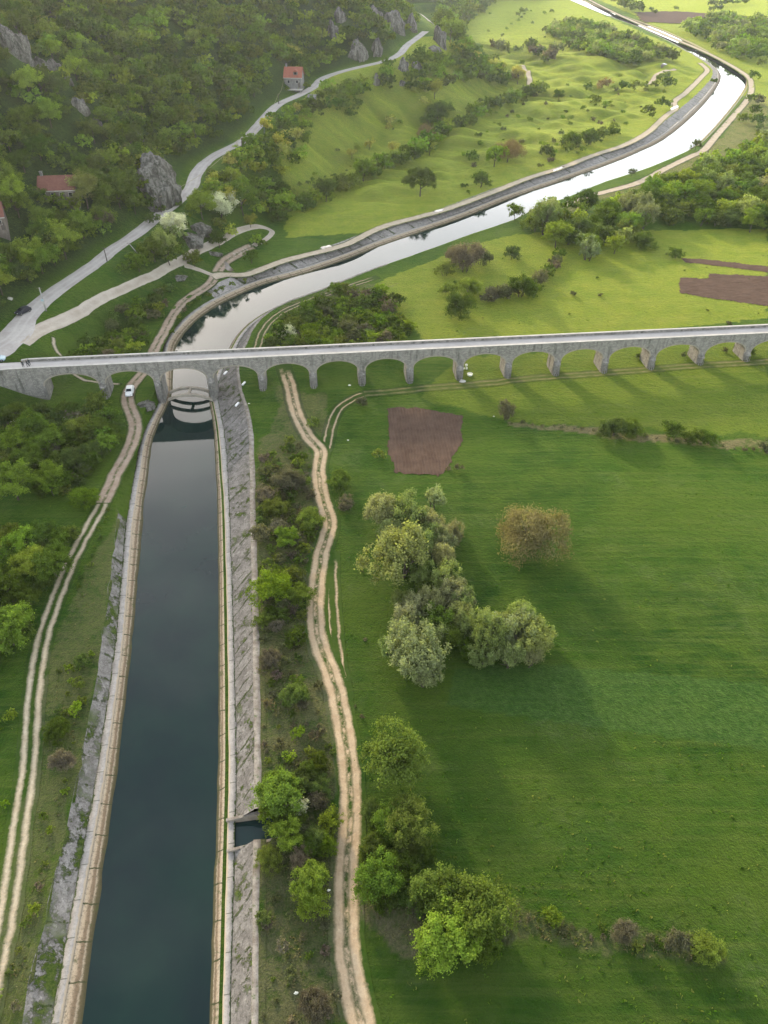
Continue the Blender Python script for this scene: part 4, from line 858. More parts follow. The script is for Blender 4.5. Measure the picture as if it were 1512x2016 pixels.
def person(loc, rz, label, lean=0.0, arm=.3):
    J = {'pel': (0, 0, .95), 'wst': (0, lean * .2, 1.1), 'chs': (0, lean * .5, 1.36), 'nck': (0, lean * .7, 1.5), 'hd0': (0, lean * .8 + .02, 1.58), 'hd1': (0, lean * .9 + .03, 1.68), 'hd2': (0, lean + .02, 1.77)}
    Rr = {'pel': .15, 'wst': .135, 'chs': .16, 'nck': .06, 'hd0': .085, 'hd1': .10, 'hd2': .07}
    E = [('pel', 'wst'), ('wst', 'chs'), ('chs', 'nck'), ('nck', 'hd0'), ('hd0', 'hd1'), ('hd1', 'hd2')]
    for s_, k in ((-1, 'l'), (1, 'r')):
        st = s_ * .16
        for n_, co, rr, pa in (('hip', (s_ * .1, 0, .88), .11, 'pel'), ('kne', (s_ * .11, st + .03, .49), .07, 'hip' + k), ('ank', (s_ * .11, st - .05, .09), .045, 'kne' + k), ('toe', (s_ * .12, st + .13, .04), .035, 'ank' + k),
                               ('sho', (s_ * .19, lean * .5, 1.42), .06, 'chs'), ('elb', (s_ * .25, lean * .5 - s_ * arm * .3, 1.14), .045, 'sho' + k), ('wri', (s_ * .26, lean * .6 + arm * .4, .90), .03, 'elb' + k), ('plm', (s_ * .26, lean * .6 + arm * .45, .83), .032, 'wri' + k)):
            J[n_ + k] = co; Rr[n_ + k] = rr; E.append((pa, n_ + k))
        pc = J['plm' + k]
        for f in range(5):
            fo = (f - 1.5) * .019 if f < 4 else -.045; ln = (.07, .08, .075, .06, .05)[f]
            J['f%d' % f + k] = (pc[0] + s_ * .005, pc[1] + fo, pc[2] - ln * (.9 if f < 4 else .35)); Rr['f%d' % f + k] = .009; E.append(('plm' + k, 'f%d' % f + k))
    names = list(J); bm = bmesh.new(); vs = [bm.verts.new(J[n_]) for n_ in names]
    for a_, b_ in E: bm.edges.new((vs[names.index(a_)], vs[names.index(b_)]))
    me = bpy.data.meshes.new('person'); bm.to_mesh(me); bm.free(); tmp = link('tmp', me); sk = tmp.modifiers.new('s', 'SKIN'); tmp.modifiers.new('u', 'SUBSURF').levels = 1
    for i_, n_ in enumerate(names):
        v = me.skin_vertices[0].data[i_]; v.radius = (Rr[n_], Rr[n_] * (.75 if n_ in ('pel', 'wst', 'chs') else 1)); v.use_root = (n_ == 'pel')
    dg = bpy.context.evaluated_depsgraph_get(); me2 = bpy.data.meshes.new_from_object(tmp.evaluated_get(dg)); bpy.data.objects.remove(tmp)
    me2.materials.clear(); me2.materials.append(M['cloth']); me2.materials.append(M['skin'])
    for f in me2.polygons:
        c_ = f.center; f.material_index = 1 if (c_.z > 1.50 or (abs(c_.x) > .2 and c_.z < .9 and c_.z > .6)) else 0; f.use_smooth = True
    o = link('person', me2); o.location = loc; o.rotation_euler = (0, 0, rz)
    h = MB().tube([(0, lean + .0, 1.66), (0, lean - .01, 1.74), (0, lean - .01, 1.80)], [.105, .108, .05], 12).build('hair', M['hair'], o, True)
    return tag(o, label, 'person')
zd_ = DZ + .12
for px, py, rz, lb, ln in ((47, 724, R(200), 'person in dark clothes walking beside the near parapet at the start of the bridge', .05), (56, 722, R(160), 'person in dark clothes further onto the bridge of the pair walking there', .1)):
    p = g(px, py, zd_); person((p[0], p[1], zd_), rz, lb, ln)
p = g(59.5, 720, zd_); person((p[0], p[1], zd_), R(20), 'person in dark clothes nearest the far parapet at the start of the bridge', .08)

# white things under the arches
def disc(px, py, r_, h, label, name='white_tub'):
    p = hit(px, py); n = 20; b = MB(); prof = [(r_ * .85, 0), (r_, h), (r_ * .9, h), (r_ * .8, h * .7)]
    vs = [(a_ * math.cos(2 * math.pi * k / n) * 1.15, a_ * math.sin(2 * math.pi * k / n), z) for a_, z in prof for k in range(n)]
    fs = [(q * n + k, q * n + (k + 1) % n, (q + 1) * n + (k + 1) % n, (q + 1) * n + k) for q in range(3) for k in range(n)] + [tuple(3 * n + k for k in range(n))]
    o = b.add(vs, fs).build(name, M['whitestone'], None, True); o.location = (p[0], p[1], p[2] + .05); tag(o, label, name.split('_')[-1]); return o
disc(925, 739, .62, .45, 'oval cream white tub lying in the grass beside a bridge pier')
disc(918, 721, .3, .5, 'small white sack under the arch, top one of the three beside the pier', 'white_sack'); disc(918.5, 727, .24, .4, 'small white sack under the arch, lower one on the grass side', 'white_sack'); disc(913, 727, .24, .35, 'greyish white sack against the pier under the arch', 'white_sack')
LIT = [(910, 752, 1.0, 'flat beige stone at the foot of the pier with the white sacks'), (685, 867, .3, 'small pale stone in the meadow right of the forked track'), (126, 822, .35, 'white scrap on the scrubby bank left of the car'), (129, 826, .25, 'smaller white scrap just below the other one left of the car'),
       (688, 759, .45, 'pale stone in the grass in front of the bridge between two tracks'), (972, 820, .25, 'white stone by the grey bush at the end of the field bank'), (54, 760, .3, 'white pebble on the slope under the left end of the bridge'), (583, 1955, .3, 'tiny white stone in the dry grass left of the clay track'),
       (647, 1753, .28, 'tiny white stone on the left edge of the clay track'), (490, 795, .3, 'pale stone in the grass right of the canal slope near the bridge'), (20, 589, .9, 'pale rock in the shade above the parked black car')]
for px, py, r_, lb in LIT:
    p = hit(px, py); o = link('pale_stone', RM[1]); o.location = (p[0], p[1], p[2] + r_ * .2); o.scale = (r_, r_ * .7, r_ * .5); tag(o, lb, 'stone', 'pale stones and scraps in the grass')
    o.data = RM[1].copy(); o.data.materials.clear(); o.data.materials.append(M['whitestone'] if r_ < .5 else M['coping'])
# broken white edge blocks on the right canal kerb
for px, py, lb in ((444, 735, 'white edge block in the weeds under the arch right of the canal'), (480, 756, 'white edge block on the kerb beyond the big bend of the concrete slope'), (467, 797, 'white edge block on the kerb opposite the bridge pier')):
    p = hit(px, py); o = MB().box((0, 0, .12), (.45, 1.6, .3), 0, .9).build('edge_block', M['white'], None, bevel=.03); o.location = (p[0], p[1], p[2] + .05); o.rotation_euler = (0, 0, R(-18)); tag(o, lb, 'block', 'white edge blocks beside the canal')

# ------------------------------------------------------------------ vegetation
def crown_arrays(seed, nleaf, leaf, h=1.0, spread=.5, base=.14, lobes=8, clumps=70, cr=.085, up=1.0, twig=False, flat=.0):
    """leaf quads filling a crown 1 m wide and h tall standing on z=0"""
    r = np.random.default_rng(seed); LC = []
    for k in range(lobes):
        a = k * 2.4 + r.uniform(-.4, .4); rr = spread * r.uniform(.25, .72) * (1 if k else .3); zz = base + (h - base) * r.uniform(.25, .72)
        rad = spread * r.uniform(.30, .56) * (1.15 if k == 0 else 1)
        LC.append((rr * math.cos(a), rr * math.sin(a), min(zz, h - rad * .8 * up * .9), rad))
    C_, W_ = [], []
    for _ in range(clumps * 4):
        l_ = LC[r.integers(len(LC))]; n = r.normal(size=3); n /= np.linalg.norm(n)
        if n[2] < -.35: n[2] *= -.6
        q = np.array([l_[0], l_[1], l_[2]]) + n * l_[3] * np.array([1, 1, .85 * up]) * r.uniform(.72, 1.08)
        if q[2] < base * .6: continue
        ins = min(((q - np.array(o[:3])) ** 2 / (np.array([1, 1, .85 * up]) * o[3]) ** 2).sum() for o in LC)
        if ins < .5: continue
        C_.append(q); W_.append(n)
        if len(C_) >= clumps: break
    C_ = np.array(C_); W_ = np.array(W_); cv = r.uniform(0, 1, len(C_))
    k = r.integers(len(C_), size=nleaf); n = W_[k]
    P = C_[k] + r.normal(size=(nleaf, 3)) * cr * np.array([1, 1, .8]) + n * np.abs(r.normal(size=(nleaf, 1))) * cr * .9 + np.array([0, 0, 1]) * np.abs(r.normal(size=(nleaf, 1))) * cr * flat
    inner = r.random(nleaf) < .16; P[inner] = P[inner] * np.array([.6, .6, .75]) + np.array([0, 0, h * .12])
    P[:, 2] = np.maximum(P[:, 2], .02)
    N_ = n * .9 + r.normal(size=(nleaf, 3)) * .75 + np.array([0, 0, .35]); N_ /= np.linalg.norm(N_, axis=1)[:, None]
    T = np.cross(N_, r.normal(size=(nleaf, 3))); T /= np.linalg.norm(T, axis=1)[:, None] + 1e-9; B = np.cross(N_, T)
    s = leaf * r.uniform(.6, 1.4, (nleaf, 1)); wd_ = .28 if twig else .62
    V = np.stack([P - T * s, P - B * s * wd_ + N_ * s * .2, P + T * s, P + B * s * wd_ + N_ * s * .2], 1)
    var = np.clip(cv[k] * .55 + r.uniform(0, .45, nleaf), 0, 1)
    return V.astype(np.float32), var.astype(np.float32)
def crown_mesh(name, VV, m_, trunk=None):
    V, var = VV; n = len(V); F = np.arange(4 * n).reshape(n, 4); Vf = V.reshape(-1, 3); mats = [m_]; mi = np.zeros(n, int)
    if trunk is not None:
        tv, tf = trunk; F = np.vstack([F, tf + len(Vf)]); Vf = np.vstack([Vf, tv]); mats = [m_, M['bark']]; mi = np.r_[mi, np.ones(len(tf), int)]; var = np.r_[var, np.full(len(tf), .5)]
    return mesh_np(name, Vf, F, mats, attrs={'leafvar': ('FLOAT', 'FACE', var)}, midx=mi)
def trunk_arrays(seed, h, limbs=6, th=.028, n=6, stems=1):
    r = np.random.default_rng(seed); b = MB()
    for s_ in range(stems):
        ox, oy = (0, 0) if stems == 1 else (r.uniform(-.12, .12), r.uniform(-.12, .12)); lean = r.uniform(-.06, .06, 2) * (1 if stems == 1 else 3)
        pts = [(ox * t + ox + lean[0] * t + .012 * math.sin(5 * t + seed), oy + lean[1] * t, h * .68 * t) for t in np.linspace(0, 1, 5)]
        b.tube(pts, [th, th * .8, th * .6, th * .4, th * .2], n, False)
        for k in range(limbs):
            t0 = r.uniform(.3, .85); a = k * 2.4 + seed; p0 = np.array([ox + ox * t0 + lean[0] * t0, oy + lean[1] * t0, h * .68 * t0]); L = .36 * (1.1 - t0 * .5)
            p1 = p0 + np.array([math.cos(a) * L * .5, math.sin(a) * L * .5, h * .12]); p2 = p0 + np.array([math.cos(a) * L, math.sin(a) * L, h * .26])
            b.tube([tuple(p0), tuple(p1), tuple(p2)], [th * .45, th * .3, th * .12], 5, False)
    return np.array(b.v, np.float32), np.array(b.f, int)
KINDS = {
    'm': (1.0, dict(lobes=11, clumps=120, cr=.045), [(.125, .185, .030), (.11, .17, .030), (.14, .19, .038)], 'broadleaf_tree', 'tree', 1),  # h/w, generator options, tints, name, category, look words
    't': (1.02, dict(lobes=11, clumps=110, cr=.042), [(.075, .120, .018), (.100, .150, .022), (.125, .170, .026), (.085, .115, .028)], 'broadleaf_tree', 'tree', 1),
    'T': (1.05, dict(lobes=11, clumps=110, cr=.042), [(.17, .25, .030), (.21, .27, .040), (.15, .23, .035)], 'broadleaf_tree', 'tree', 1),
    'y': (1.15, dict(lobes=6, clumps=60, cr=.07, up=1.15), [(.32, .33, .06), (.36, .34, .09), (.28, .31, .05)], 'broadleaf_tree', 'tree', 1),
    'p': (1.35, dict(lobes=7, clumps=90, cr=.055, up=1.5, spread=.46), [(.24, .27, .085), (.26, .27, .10)], 'broadleaf_tree', 'tree', 1),
    'w': (1.08, dict(lobes=12, clumps=130, cr=.036, up=1.1, flat=2.2), [(.25, .29, .105), (.22, .27, .09), (.26, .275, .135)], 'willow_tree', 'tree', 2),
    'b': (.80, dict(lobes=9, clumps=90, cr=.05, base=.04), [(.090, .135, .022), (.11, .155, .03), (.10, .14, .04), (.15, .185, .038)], 'bush', 'bush', 0),
    'B': (.85, dict(lobes=9, clumps=90, cr=.05, base=.04), [(.15, .22, .022), (.18, .24, .03)], 'bush', 'bush', 0),
    'g': (.80, dict(lobes=7, clumps=80, cr=.055, base=.03, flat=1.0), [(.13, .125, .075), (.15, .13, .095), (.12, .13, .065)], 'bush', 'bush', 0),
    'x': (.58, dict(lobes=7, clumps=170, cr=.05, base=.05), [(.21, .165, .085)], 'bare_tree', 'tree', 1),
    'f': (.95, dict(lobes=6, clumps=60, cr=.06, base=.10), [(.62, .62, .48)], 'blossoming_tree', 'tree', 1),
}
LEV = {'hi': (9500, .0205, 1.0), 'mid': (2300, .036, .8), 'lo': (600, .062, .5)}
PROTO = {}
def proto(kind, lev, v):
    key = (kind, lev, v)
    if key not in PROTO:
        h, opt, tints, nm, cat, st = KINDS[kind]; nl, lf, cs = LEV[lev]; op = dict(opt); op['clumps'] = int(op['clumps'] * (1 if lev == 'hi' else .75 if lev == 'mid' else .5))
        gk = {'T': 't', 'B': 'b', 'm': 't'}.get(kind, kind)
        if kind == 'x': nl = int(nl * 1.5)
        if kind in 'fw' and lev == 'hi': nl = int(nl * 1.15)
        A = crown_arrays(hash((ord(gk), v)) % 9973 + v * 31, nl, lf * (.9 if kind == 'x' else 1), h, twig=(kind == 'x'), **op)
        tr = trunk_arrays(v * 7 + 3, h, 6 if st else 3, .026 if st else .014, 6, 1 if st == 1 else 3)
        PROTO[key] = (crown_mesh('crown', A, M['leaf']), mesh_np('trunk', tr[0], tr[1], [M['bark']], smooth_=True), crown_mesh('tree_mesh', A, M['leaf'], tr))
    return PROTO[key]

PL = []   # px, py, w, kind, x, y, z, width(m), label
def put(L):
    L = [(a[0], a[1], a[2] * (1.12 if a[3] == 'w' else 1), *a[3:]) for a in L]
    A = np.array([(a[0], a[1], a[2]) for a in L], float)
    base = hit(A[:, 0], A[:, 1]); w = A[:, 2] * proj(base[:, 0], base[:, 1], base[:, 2])[2] / FPX
    hh = np.array([KINDS[a[3]][0] for a in L]); P = hit(A[:, 0], A[:, 1], w * hh * .5); w = A[:, 2] * proj(P[:, 0], P[:, 1], P[:, 2] + w * hh * .5)[2] / FPX
    for a, p, w_ in zip(L, P, w): PL.append([a[0], a[1], a[2], a[3], p[0], p[1], p[2], w_, a[4] if len(a) > 4 else None])
put([
 # meadow willows and near trees
 (752, 1008, 66, 'w', 'rounded silvery willow at the upper left of the willow group in the meadow'), (803, 1015, 66, 'w'), (840, 1022, 52, 'w'), (857, 982, 38, 'w', 'small silvery willow topmost of the willow group'), (847, 1055, 46, 'w'),
 (889, 1050, 44, 'w', 'slim greyish willow standing apart at the right of the upper willow group'), (786, 1086, 112, 'w', 'largest round willow of the upper willow group, nearest the clay track'), (825, 1075, 60, 'w'), (872, 1100, 44, 'w'), (878, 1140, 56, 'w'), (893, 1170, 62, 'w'),
 (905, 1180, 50, 'w'), (845, 1190, 58, 'w'), (812, 1210, 66, 'w'), (860, 1225, 70, 'm', 'fresh green tree wedged in the middle of the lower willow group'), (822, 1285, 104, 'w', 'big greyish willow at the near end of the lower willow group'), (884, 1250, 60, 'm'), (800, 1240, 62, 'w'), (852, 1245, 60, 'w'),
 (935, 1235, 60, 'w'), (965, 1255, 76, 'w'), (1010, 1245, 82, 'w'), (1000, 1285, 66, 'w'), (1052, 1255, 72, 'w', 'rightmost willow of the meadow group beside the dark crop strip'), (1045, 1290, 46, 'w'), (950, 1290, 50, 'w'),
 (1040, 1044, 136, 'x', 'broad leafless brown tree alone in the meadow right of the willows'),
 (775, 1490, 118, 'm', 'big round green tree at the meadow edge, topmost of its row'), (806, 1612, 88, 'm', 'green tree just below the big round one at the meadow edge'), (770, 1618, 70, 'm'), (742, 1655, 56, 'b'), (726, 1680, 46, 'b'), (742, 1730, 84, 'm'), (795, 1690, 66, 'b'),
 (862, 1752, 96, 'm'), (942, 1786, 116, 'm', 'wide olive tree at the right of the near thicket beside the meadow'), (878, 1852, 112, 'T', 'bright lime green tree at the near corner of the thicket'), (950, 1850, 76, 'b'), (905, 1760, 70, 'b'), (820, 1765, 70, 'b'), (985, 1840, 46, 'g'),
 (1088, 1802, 40, 'B', 'small fresh green bush first in the hedge line leaving the near thicket'), (1226, 1834, 50, 'g', 'yellowish grey bush in the middle of the near hedge line'), (1322, 1852, 42, 'g'), (1350, 1858, 40, 'g'), (1391, 1862, 60, 'b', 'bushy green shrub at the right end of the near hedge line'), (1188, 1826, 18, 'b'), (1280, 1846, 18, 'g'),
 (770, 1050, 44, 'w'), (830, 1130, 46, 'w'), (870, 1065, 44, 'w'), (790, 1180, 40, 'w'), (905, 1215, 54, 'w'), (840, 1160, 40, 't'), (835, 1325, 60, 'w'), (780, 1275, 54, 'w'), (1025, 1215, 50, 'w'), (975, 1225, 46, 'w'), (920, 1270, 50, 't'), (1078, 1250, 36, 'w'),
 # strip between canal and clay track
 (570, 945, 58, 'g'), (612, 1020, 52, 'b'), (545, 1000, 54, 'b'), (522, 972, 40, 'g'), (535, 1155, 74, 'B', 'bright green rounded bush right of the weedy concrete slope'), (548, 1040, 40, 'g'), (566, 1058, 46, 'T'), (582, 1128, 40, 'b'), (590, 1172, 46, 'b'), (512, 1050, 44, 'g'), (535, 1298, 46, 'g'), (580, 1366, 54, 'b'),
 (587, 1443, 28, 'B'), (570, 1488, 26, 'B'), (628, 1498, 46, 'b'), (520, 1222, 38, 'b'), (582, 1252, 42, 'b'), (545, 1562, 92, 'm', 'large dark green tree beside the square inlet, nearest the canal'), (600, 1538, 54, 'b'), (628, 1545, 48, 'b'),
 (590, 1592, 38, 'f', 'small tree full of white blossom between the inlet and the clay track'), (650, 1614, 44, 'B'), (566, 1640, 60, 'T'), (618, 1650, 54, 'b'), (612, 1735, 66, 'T', 'upper of two bright bushes left of the clay track'), (610, 1770, 66, 'B', 'lower and brighter of two bushes left of the clay track'),
 (520, 1808, 36, 'b'), (620, 1972, 62, 'g'), (530, 1690, 46, 'b'), (575, 1600, 50, 'b'), (668, 946, 50, 'b'), (746, 893, 26, 'b'), (712, 790, 26, 'g', 'grey bush where the two dirt tracks part before the bridge'), (682, 990, 36, 'g'), (616, 830, 26, 'b'), (570, 868, 26, 'b'), (905, 920, 18, 'g'), (882, 922, 12, 'g'),
 # left bank
 (20, 945, 92, 'T', 'big bright green tree at the left edge below the bridge'), (10, 1238, 90, 'T', 'big bright green tree at the left edge beside the double rut'), (45, 1065, 70, 'T'), (75, 1055, 66, 'm'), (98, 1060, 58, 'm'), (108, 1085, 50, 'm'), (60, 1105, 70, 'T'), (100, 1110, 70, 'm'), (80, 1140, 50, 'b'), (15, 1165, 60, 't'), (50, 1165, 46, 'b'),
 (167, 975, 54, 'B', 'rounded light green bush alone left of the rutted track'), (160, 1300, 34, 'b'), (150, 1395, 28, 'B'), (112, 1435, 46, 'b'), (125, 1500, 50, 'g'), (155, 1345, 28, 'b'),
 (60, 850, 66, 'm'), (35, 870, 56, 'T'), (90, 870, 60, 'T'), (130, 855, 60, 'b'), (155, 840, 60, 'b'), (190, 845, 50, 'b'), (212, 815, 44, 'b'), (100, 935, 60, 'T'), (140, 905, 60, 'b'), (180, 888, 46, 'b'), (25, 812, 52, 't'), (60, 905, 56, 'm'), (36, 832, 24, 'f'), (96, 876, 16, 'f'), (190, 790, 40, 'b'), (225, 860, 36, 'b'),
 # between the roads
 (432, 398, 66, 'f', 'pale blossoming tree beside the bend of the road'), (395, 405, 50, 'T'), (340, 440, 48, 'f', 'silvery blossoming tree below the road beside the scree'), (345, 462, 34, 'w'), (457, 352, 38, 'T', 'bright yellow green tree above the blossoming tree'), (475, 392, 60, 't'), (430, 470, 34, 't', 'dark round tree at the bend of the side road'), (456, 455, 28, 'y'),
 (492, 434, 24, 'y', 'small golden tree by the hairpin of the side road'), (380, 508, 34, 't', 'dark round bush where the link path leaves the side road'), (432, 440, 32, 'b'), (505, 470, 24, 'T'), (515, 478, 20, 'b'), (494, 503, 30, 't', 'grey green tree inside the fork by the white puddle'), (320, 478, 46, 'w'), (300, 490, 50, 't'), (330, 500, 44, 't'), (270, 515, 40, 't'),
 (372, 598, 12, 'b'), (392, 587, 13, 'b'), (412, 579, 13, 'b'), (436, 567, 13, 'b'), (456, 559, 12, 'b'), (352, 622, 12, 'b'), (338, 652, 12, 'b'), (482, 551, 10, 'b'), (362, 610, 12, 'g'), (425, 572, 10, 'b'),
 # beyond the bridge, right of the canal
 (565, 655, 34, 'f', 'white blossoming bush beside the canal just beyond the bridge'), (1015, 416, 34, 't', 'lone dark tree on the near bank of the shining canal'), (1245, 338, 16, 't', 'tiny lone tree on the canal bank, nearer of two'), (1371, 286, 20, 't', 'small lone tree on the canal bank by the big bend'),
 (906, 598, 62, 'b', 'round pair of dark green bushes casting a long shadow on the meadow'), (884, 567, 36, 'b'), (928, 563, 46, 'b'), (876, 527, 38, 'b'), (921, 508, 66, 'g', 'wide greyish brown thicket on the meadow beyond the bridge'), (948, 505, 40, 'g'), (895, 500, 40, 'g'), (1010, 496, 34, 'b', 'dark bush alone right of the greyish thicket'),
 (1031, 560, 60, 'b'), (996, 574, 40, 'g'), (970, 580, 34, 'g'), (1064, 546, 36, 'g'), (1080, 528, 28, 'b'), (1096, 512, 24, 'g'), (1128, 577, 14, 'g', 'tiny shrub alone on the bright meadow'), (1181, 580, 10, 'g'), (1268, 470, 46, 'b', 'dark bush in front of the scrub wood'), (1330, 497, 28, 'b', 'dark bush at the corner of the upper ploughed strip'),
 (996, 810, 40, 'g', 'grey bush at the near end of the stony field bank'), (1205, 840, 56, 'b'), (1243, 838, 46, 'b'), (1326, 845, 42, 'b', 'bush in the middle of the field bank beyond the square field'), (1368, 858, 40, 'b'), (1395, 862, 34, 'b'), (1505, 880, 30, 'g'), (1258, 700, 14, 'b', 'small dark bush against a bridge pier'), (1345, 698, 14, 'g'), (1428, 690, 12, 'g'),
 (1436, 636, 12, 'g'),
 # mounds and hedges beyond
 (828, 353, 60, 't', 'dark round thicket tree at the near end of the mound meadow'), (928, 306, 30, 'b'), (948, 350, 40, 'b'), (1001, 300, 60, 'x'), (975, 305, 40, 'T'), (1126, 271, 36, 'b'), (1161, 268, 36, 'b'), (1185, 262, 26, 'b'), (1076, 296, 30, 'b'), (1276, 220, 30, 't'), (1306, 201, 30, 'b'), (1193, 205, 16, 'T', 'small pale pointed tree on the mounds'),
 (1171, 198, 24, 't'), (1148, 212, 12, 't', 'tiny dark tree with a long shadow on the mounds'), (1101, 186, 22, 't', 'small tree alone at the near side of the mounds'), (1158, 170, 18, 'b'), (1188, 165, 32, 'x'), (1230, 168, 22, 'b'), (1250, 168, 22, 'b'), (1268, 166, 20, 'b'), (1316, 163, 30, 'b'), (1310, 150, 20, 'b'), (1406, 158, 14, 'b'), (1290, 165, 18, 'b'),
 (1073, 117, 18, 'b'), (1083, 107, 30, 'g'), (946, 197, 12, 'b'), (856, 174, 32, 'y', 'golden rounded tree alone below the spur'), (883, 158, 34, 't'), (900, 152, 26, 'T'), (771, 235, 22, 'y'), (766, 246, 16, 'y'), (834, 200, 20, 'y'), (866, 214, 46, 'b'), (850, 232, 34, 'b'), (776, 290, 24, 'y'), (846, 288, 28, 'y', 'bright yellow tree standing out of the long hedge'), (841, 262, 44, 'x'), (816, 180, 16, 'y'),
 (692, 301, 20, 'y', 'leftmost of three little yellow trees in the shaded meadow'), (703, 292, 16, 'y', 'middle of three little yellow trees in the shaded meadow'), (727, 282, 20, 'y', 'rightmost of three little yellow trees in the shaded meadow'), (672, 355, 34, 'b'), (720, 330, 36, 'b'), (1021, 145, 30, 'y', 'tall yellow tree beside the little mound path'), (1012, 150, 24, 'x'), (1030, 20, 16, 'b'), (1020, 28, 10, 'b'),
 (1400, 18, 12, 'b'), (1415, 14, 18, 'b'), (1332, 16, 10, 'b'), (1282, 18, 10, 'b'), (1290, 22, 12, 'b'), (1480, 192, 22, 'b'), (1484, 148, 22, 'b'), (1500, 122, 20, 'b'), (1495, 235, 30, 'b'), (1500, 268, 26, 'b'),
 (1478, 690, 22, 'b', 'dark ivy like bush climbing the pier near the right edge'),
 # hillside individuals
 (118, 398, 34, 't'), (88, 394, 26, 'b'), (148, 400, 36, 't'), (70, 380, 34, 't'), (590, 174, 13, 'b'), (566, 174, 12, 'b'), (604, 168, 14, 't'), (296, 392, 30, 't'), (318, 408, 20, 'b'), (280, 350, 34, 't'), (276, 318, 32, 'T'),
 (284, 326, 34, 't'), (272, 362, 38, 't'), (288, 402, 34, 't'), (314, 296, 26, 'T'), (336, 288, 22, 'T'), (300, 306, 30, 't'), (352, 400, 14, 'b'), (262, 400, 40, 't'), (344, 302, 16, 'b'), (300, 428, 30, 'b'),
 (162, 368, 58, 'p', 'pale yellow green tree covering half of the red roofed house'), (573, 105, 30, 'y', 'tall yellow tree on the slope behind the orange roofed house'), (60, 500, 60, 'T', 'bright green tree at the foot of the forest near the left edge'), (118, 465, 70, 'T'), (20, 380, 60, 'T'), (275, 190, 44, 't'),
])
def scatter(poly, sp, smin, smax, kinds, z=0, warp=0, keep=1.0, name=''):
    Q = hit(*np.array(poly, float).T, 2.5)[:, :2]; xs = np.arange(Q[:, 0].min(), Q[:, 0].max(), sp); ys = np.arange(Q[:, 1].min(), Q[:, 1].max(), sp)
    X, Y = np.meshgrid(xs, ys); X = X.ravel() + rng.uniform(-.48, .48, X.size) * sp; Y = Y.ravel() + rng.uniform(-.48, .48, Y.size) * sp
    m_ = inpoly(Q, X, Y) & (rng.random(X.size) < keep); add_world(X[m_], Y[m_], rng.uniform(smin, smax, m_.sum()), kinds)
def add_world(X, Y, W, kinds):
    Z = gz(X, Y); d, s, i = polydist(ROAD, X, Y); c, cs, ci = polydist(CC, X, Y); ol = np.interp(ci, np.arange(ny), OUTL); orr = np.interp(ci, np.arange(ny), OUTR)
    ok = (d > W * .42 + 3.2) & np.where(cs > 0, c > ol + W * .25 + .3, c > orr + W * .3 + .2)
    for cx, cy, r_ in NOTREE: ok &= ((X - cx) ** 2 + (Y - cy + r_ * .35) ** 2) > (r_ + W * .3) ** 2
    for T_ in TRK: ok &= polydist(T_, X, Y)[0] > W * .42 + 1.3
    for x, y, z, w_ in zip(X[ok], Y[ok], Z[ok], W[ok]):
        k = kinds[rng.integers(len(kinds))]; h = KINDS[k][0] * w_; px, py, dz = proj(x, y, z + h * .5)
        if dz < 20: continue
        PL.append([px, py, w_ * FPX / dz, k, x, y, z, w_, None])
TRK = [hit(*np.array(t, float).T)[:, :2] for t in (
    [(40, 675), (95, 641), (175, 602), (275, 554), (362, 511), (430, 476), (475, 453), (510, 446), (537, 455), (526, 470), (460, 503)], [(362, 522), (418, 542)],
    [(12, 1810), (56, 1510), (85, 1258), (129, 1133), (195, 1006), (232, 925), (266, 849), (252, 794), (285, 730), (320, 659), (370, 589), (424, 545), (440, 519), (500, 484)],
    [(722, 2060), (682, 1800), (690, 1612), (672, 1408), (622, 1233), (623, 1158), (650, 1038), (627, 929), (632, 889), (588, 824), (572, 762)],
    [(418, 546), (500, 536), (600, 503), (756, 446), (956, 384), (1106, 330), (1231, 285), (1311, 228), (1328, 200), (1381, 152), (1378, 124)],
    [(1085, 418), (1250, 362), (1360, 308), (1412, 265), (1474, 192), (1466, 146), (1321, 74), (1176, 8)], [(505, 690), (522, 645), (620, 588), (745, 545)], [(632, 900), (651, 839), (693, 786), (722, 775)])]
for k, (px, py, sz, rz, lab) in enumerate(ROCKS):
    p = hit(px, py, sz[2] * .3); NOTREE.append((p[0], p[1] - sz[2] * .25, max(sz[0], sz[1]) * (.3 if k < 2 else .4)))
scatter([(-60, 780), (100, 790), (180, 800), (238, 830), (235, 860), (200, 920), (150, 955), (60, 960), (40, 900), (-60, 880)], 2.9, 2.6, 4.6, 'bbbtTg')
scatter([(-60, 1010), (150, 1040), (150, 1110), (80, 1180), (40, 1260), (-60, 1330)], 3.2, 3, 5, 'bbtT')
scatter([(130, 695), (180, 645), (250, 585), (330, 550), (350, 575), (365, 592), (318, 640), (292, 692)], 2.9, 2.6, 4.8, 'bbbTtBg')
scatter([(318, 690), (345, 640), (400, 582), (470, 545), (485, 552), (420, 590), (368, 632), (335, 690)], 1.7, .9, 1.9, 'bbB', keep=.7)
scatter([(95, 622), (200, 545), (290, 480), (330, 440), (390, 402), (385, 480), (350, 510), (250, 560), (130, 622)], 2.7, 2.2, 4.2, 'bbttg', z=5)
scatter([(395, 352), (480, 292), (530, 242), (600, 200), (612, 262), (600, 300), (565, 340), (575, 400), (550, 440), (480, 425), (430, 440), (420, 400), (395, 385)], 4.6, 4.4, 7.6, 'tttTTby', z=6)
scatter([(600, 190), (640, 168), (700, 147), (760, 130), (790, 117), (860, 112), (895, 130), (840, 185), (760, 172), (720, 192), (690, 230), (640, 218), (600, 250)], 5.6, 5.5, 8.8, 'tttTb', z=8)
scatter([(870, 110), (905, 95), (950, 128), (1005, 150), (1000, 170), (955, 165), (900, 150)], 7, 7, 11, 'tttTyb')
scatter([(862, -30), (985, -10), (960, 15), (915, 45), (890, 85), (872, 60)], 10, 9, 14, 'ttTb')
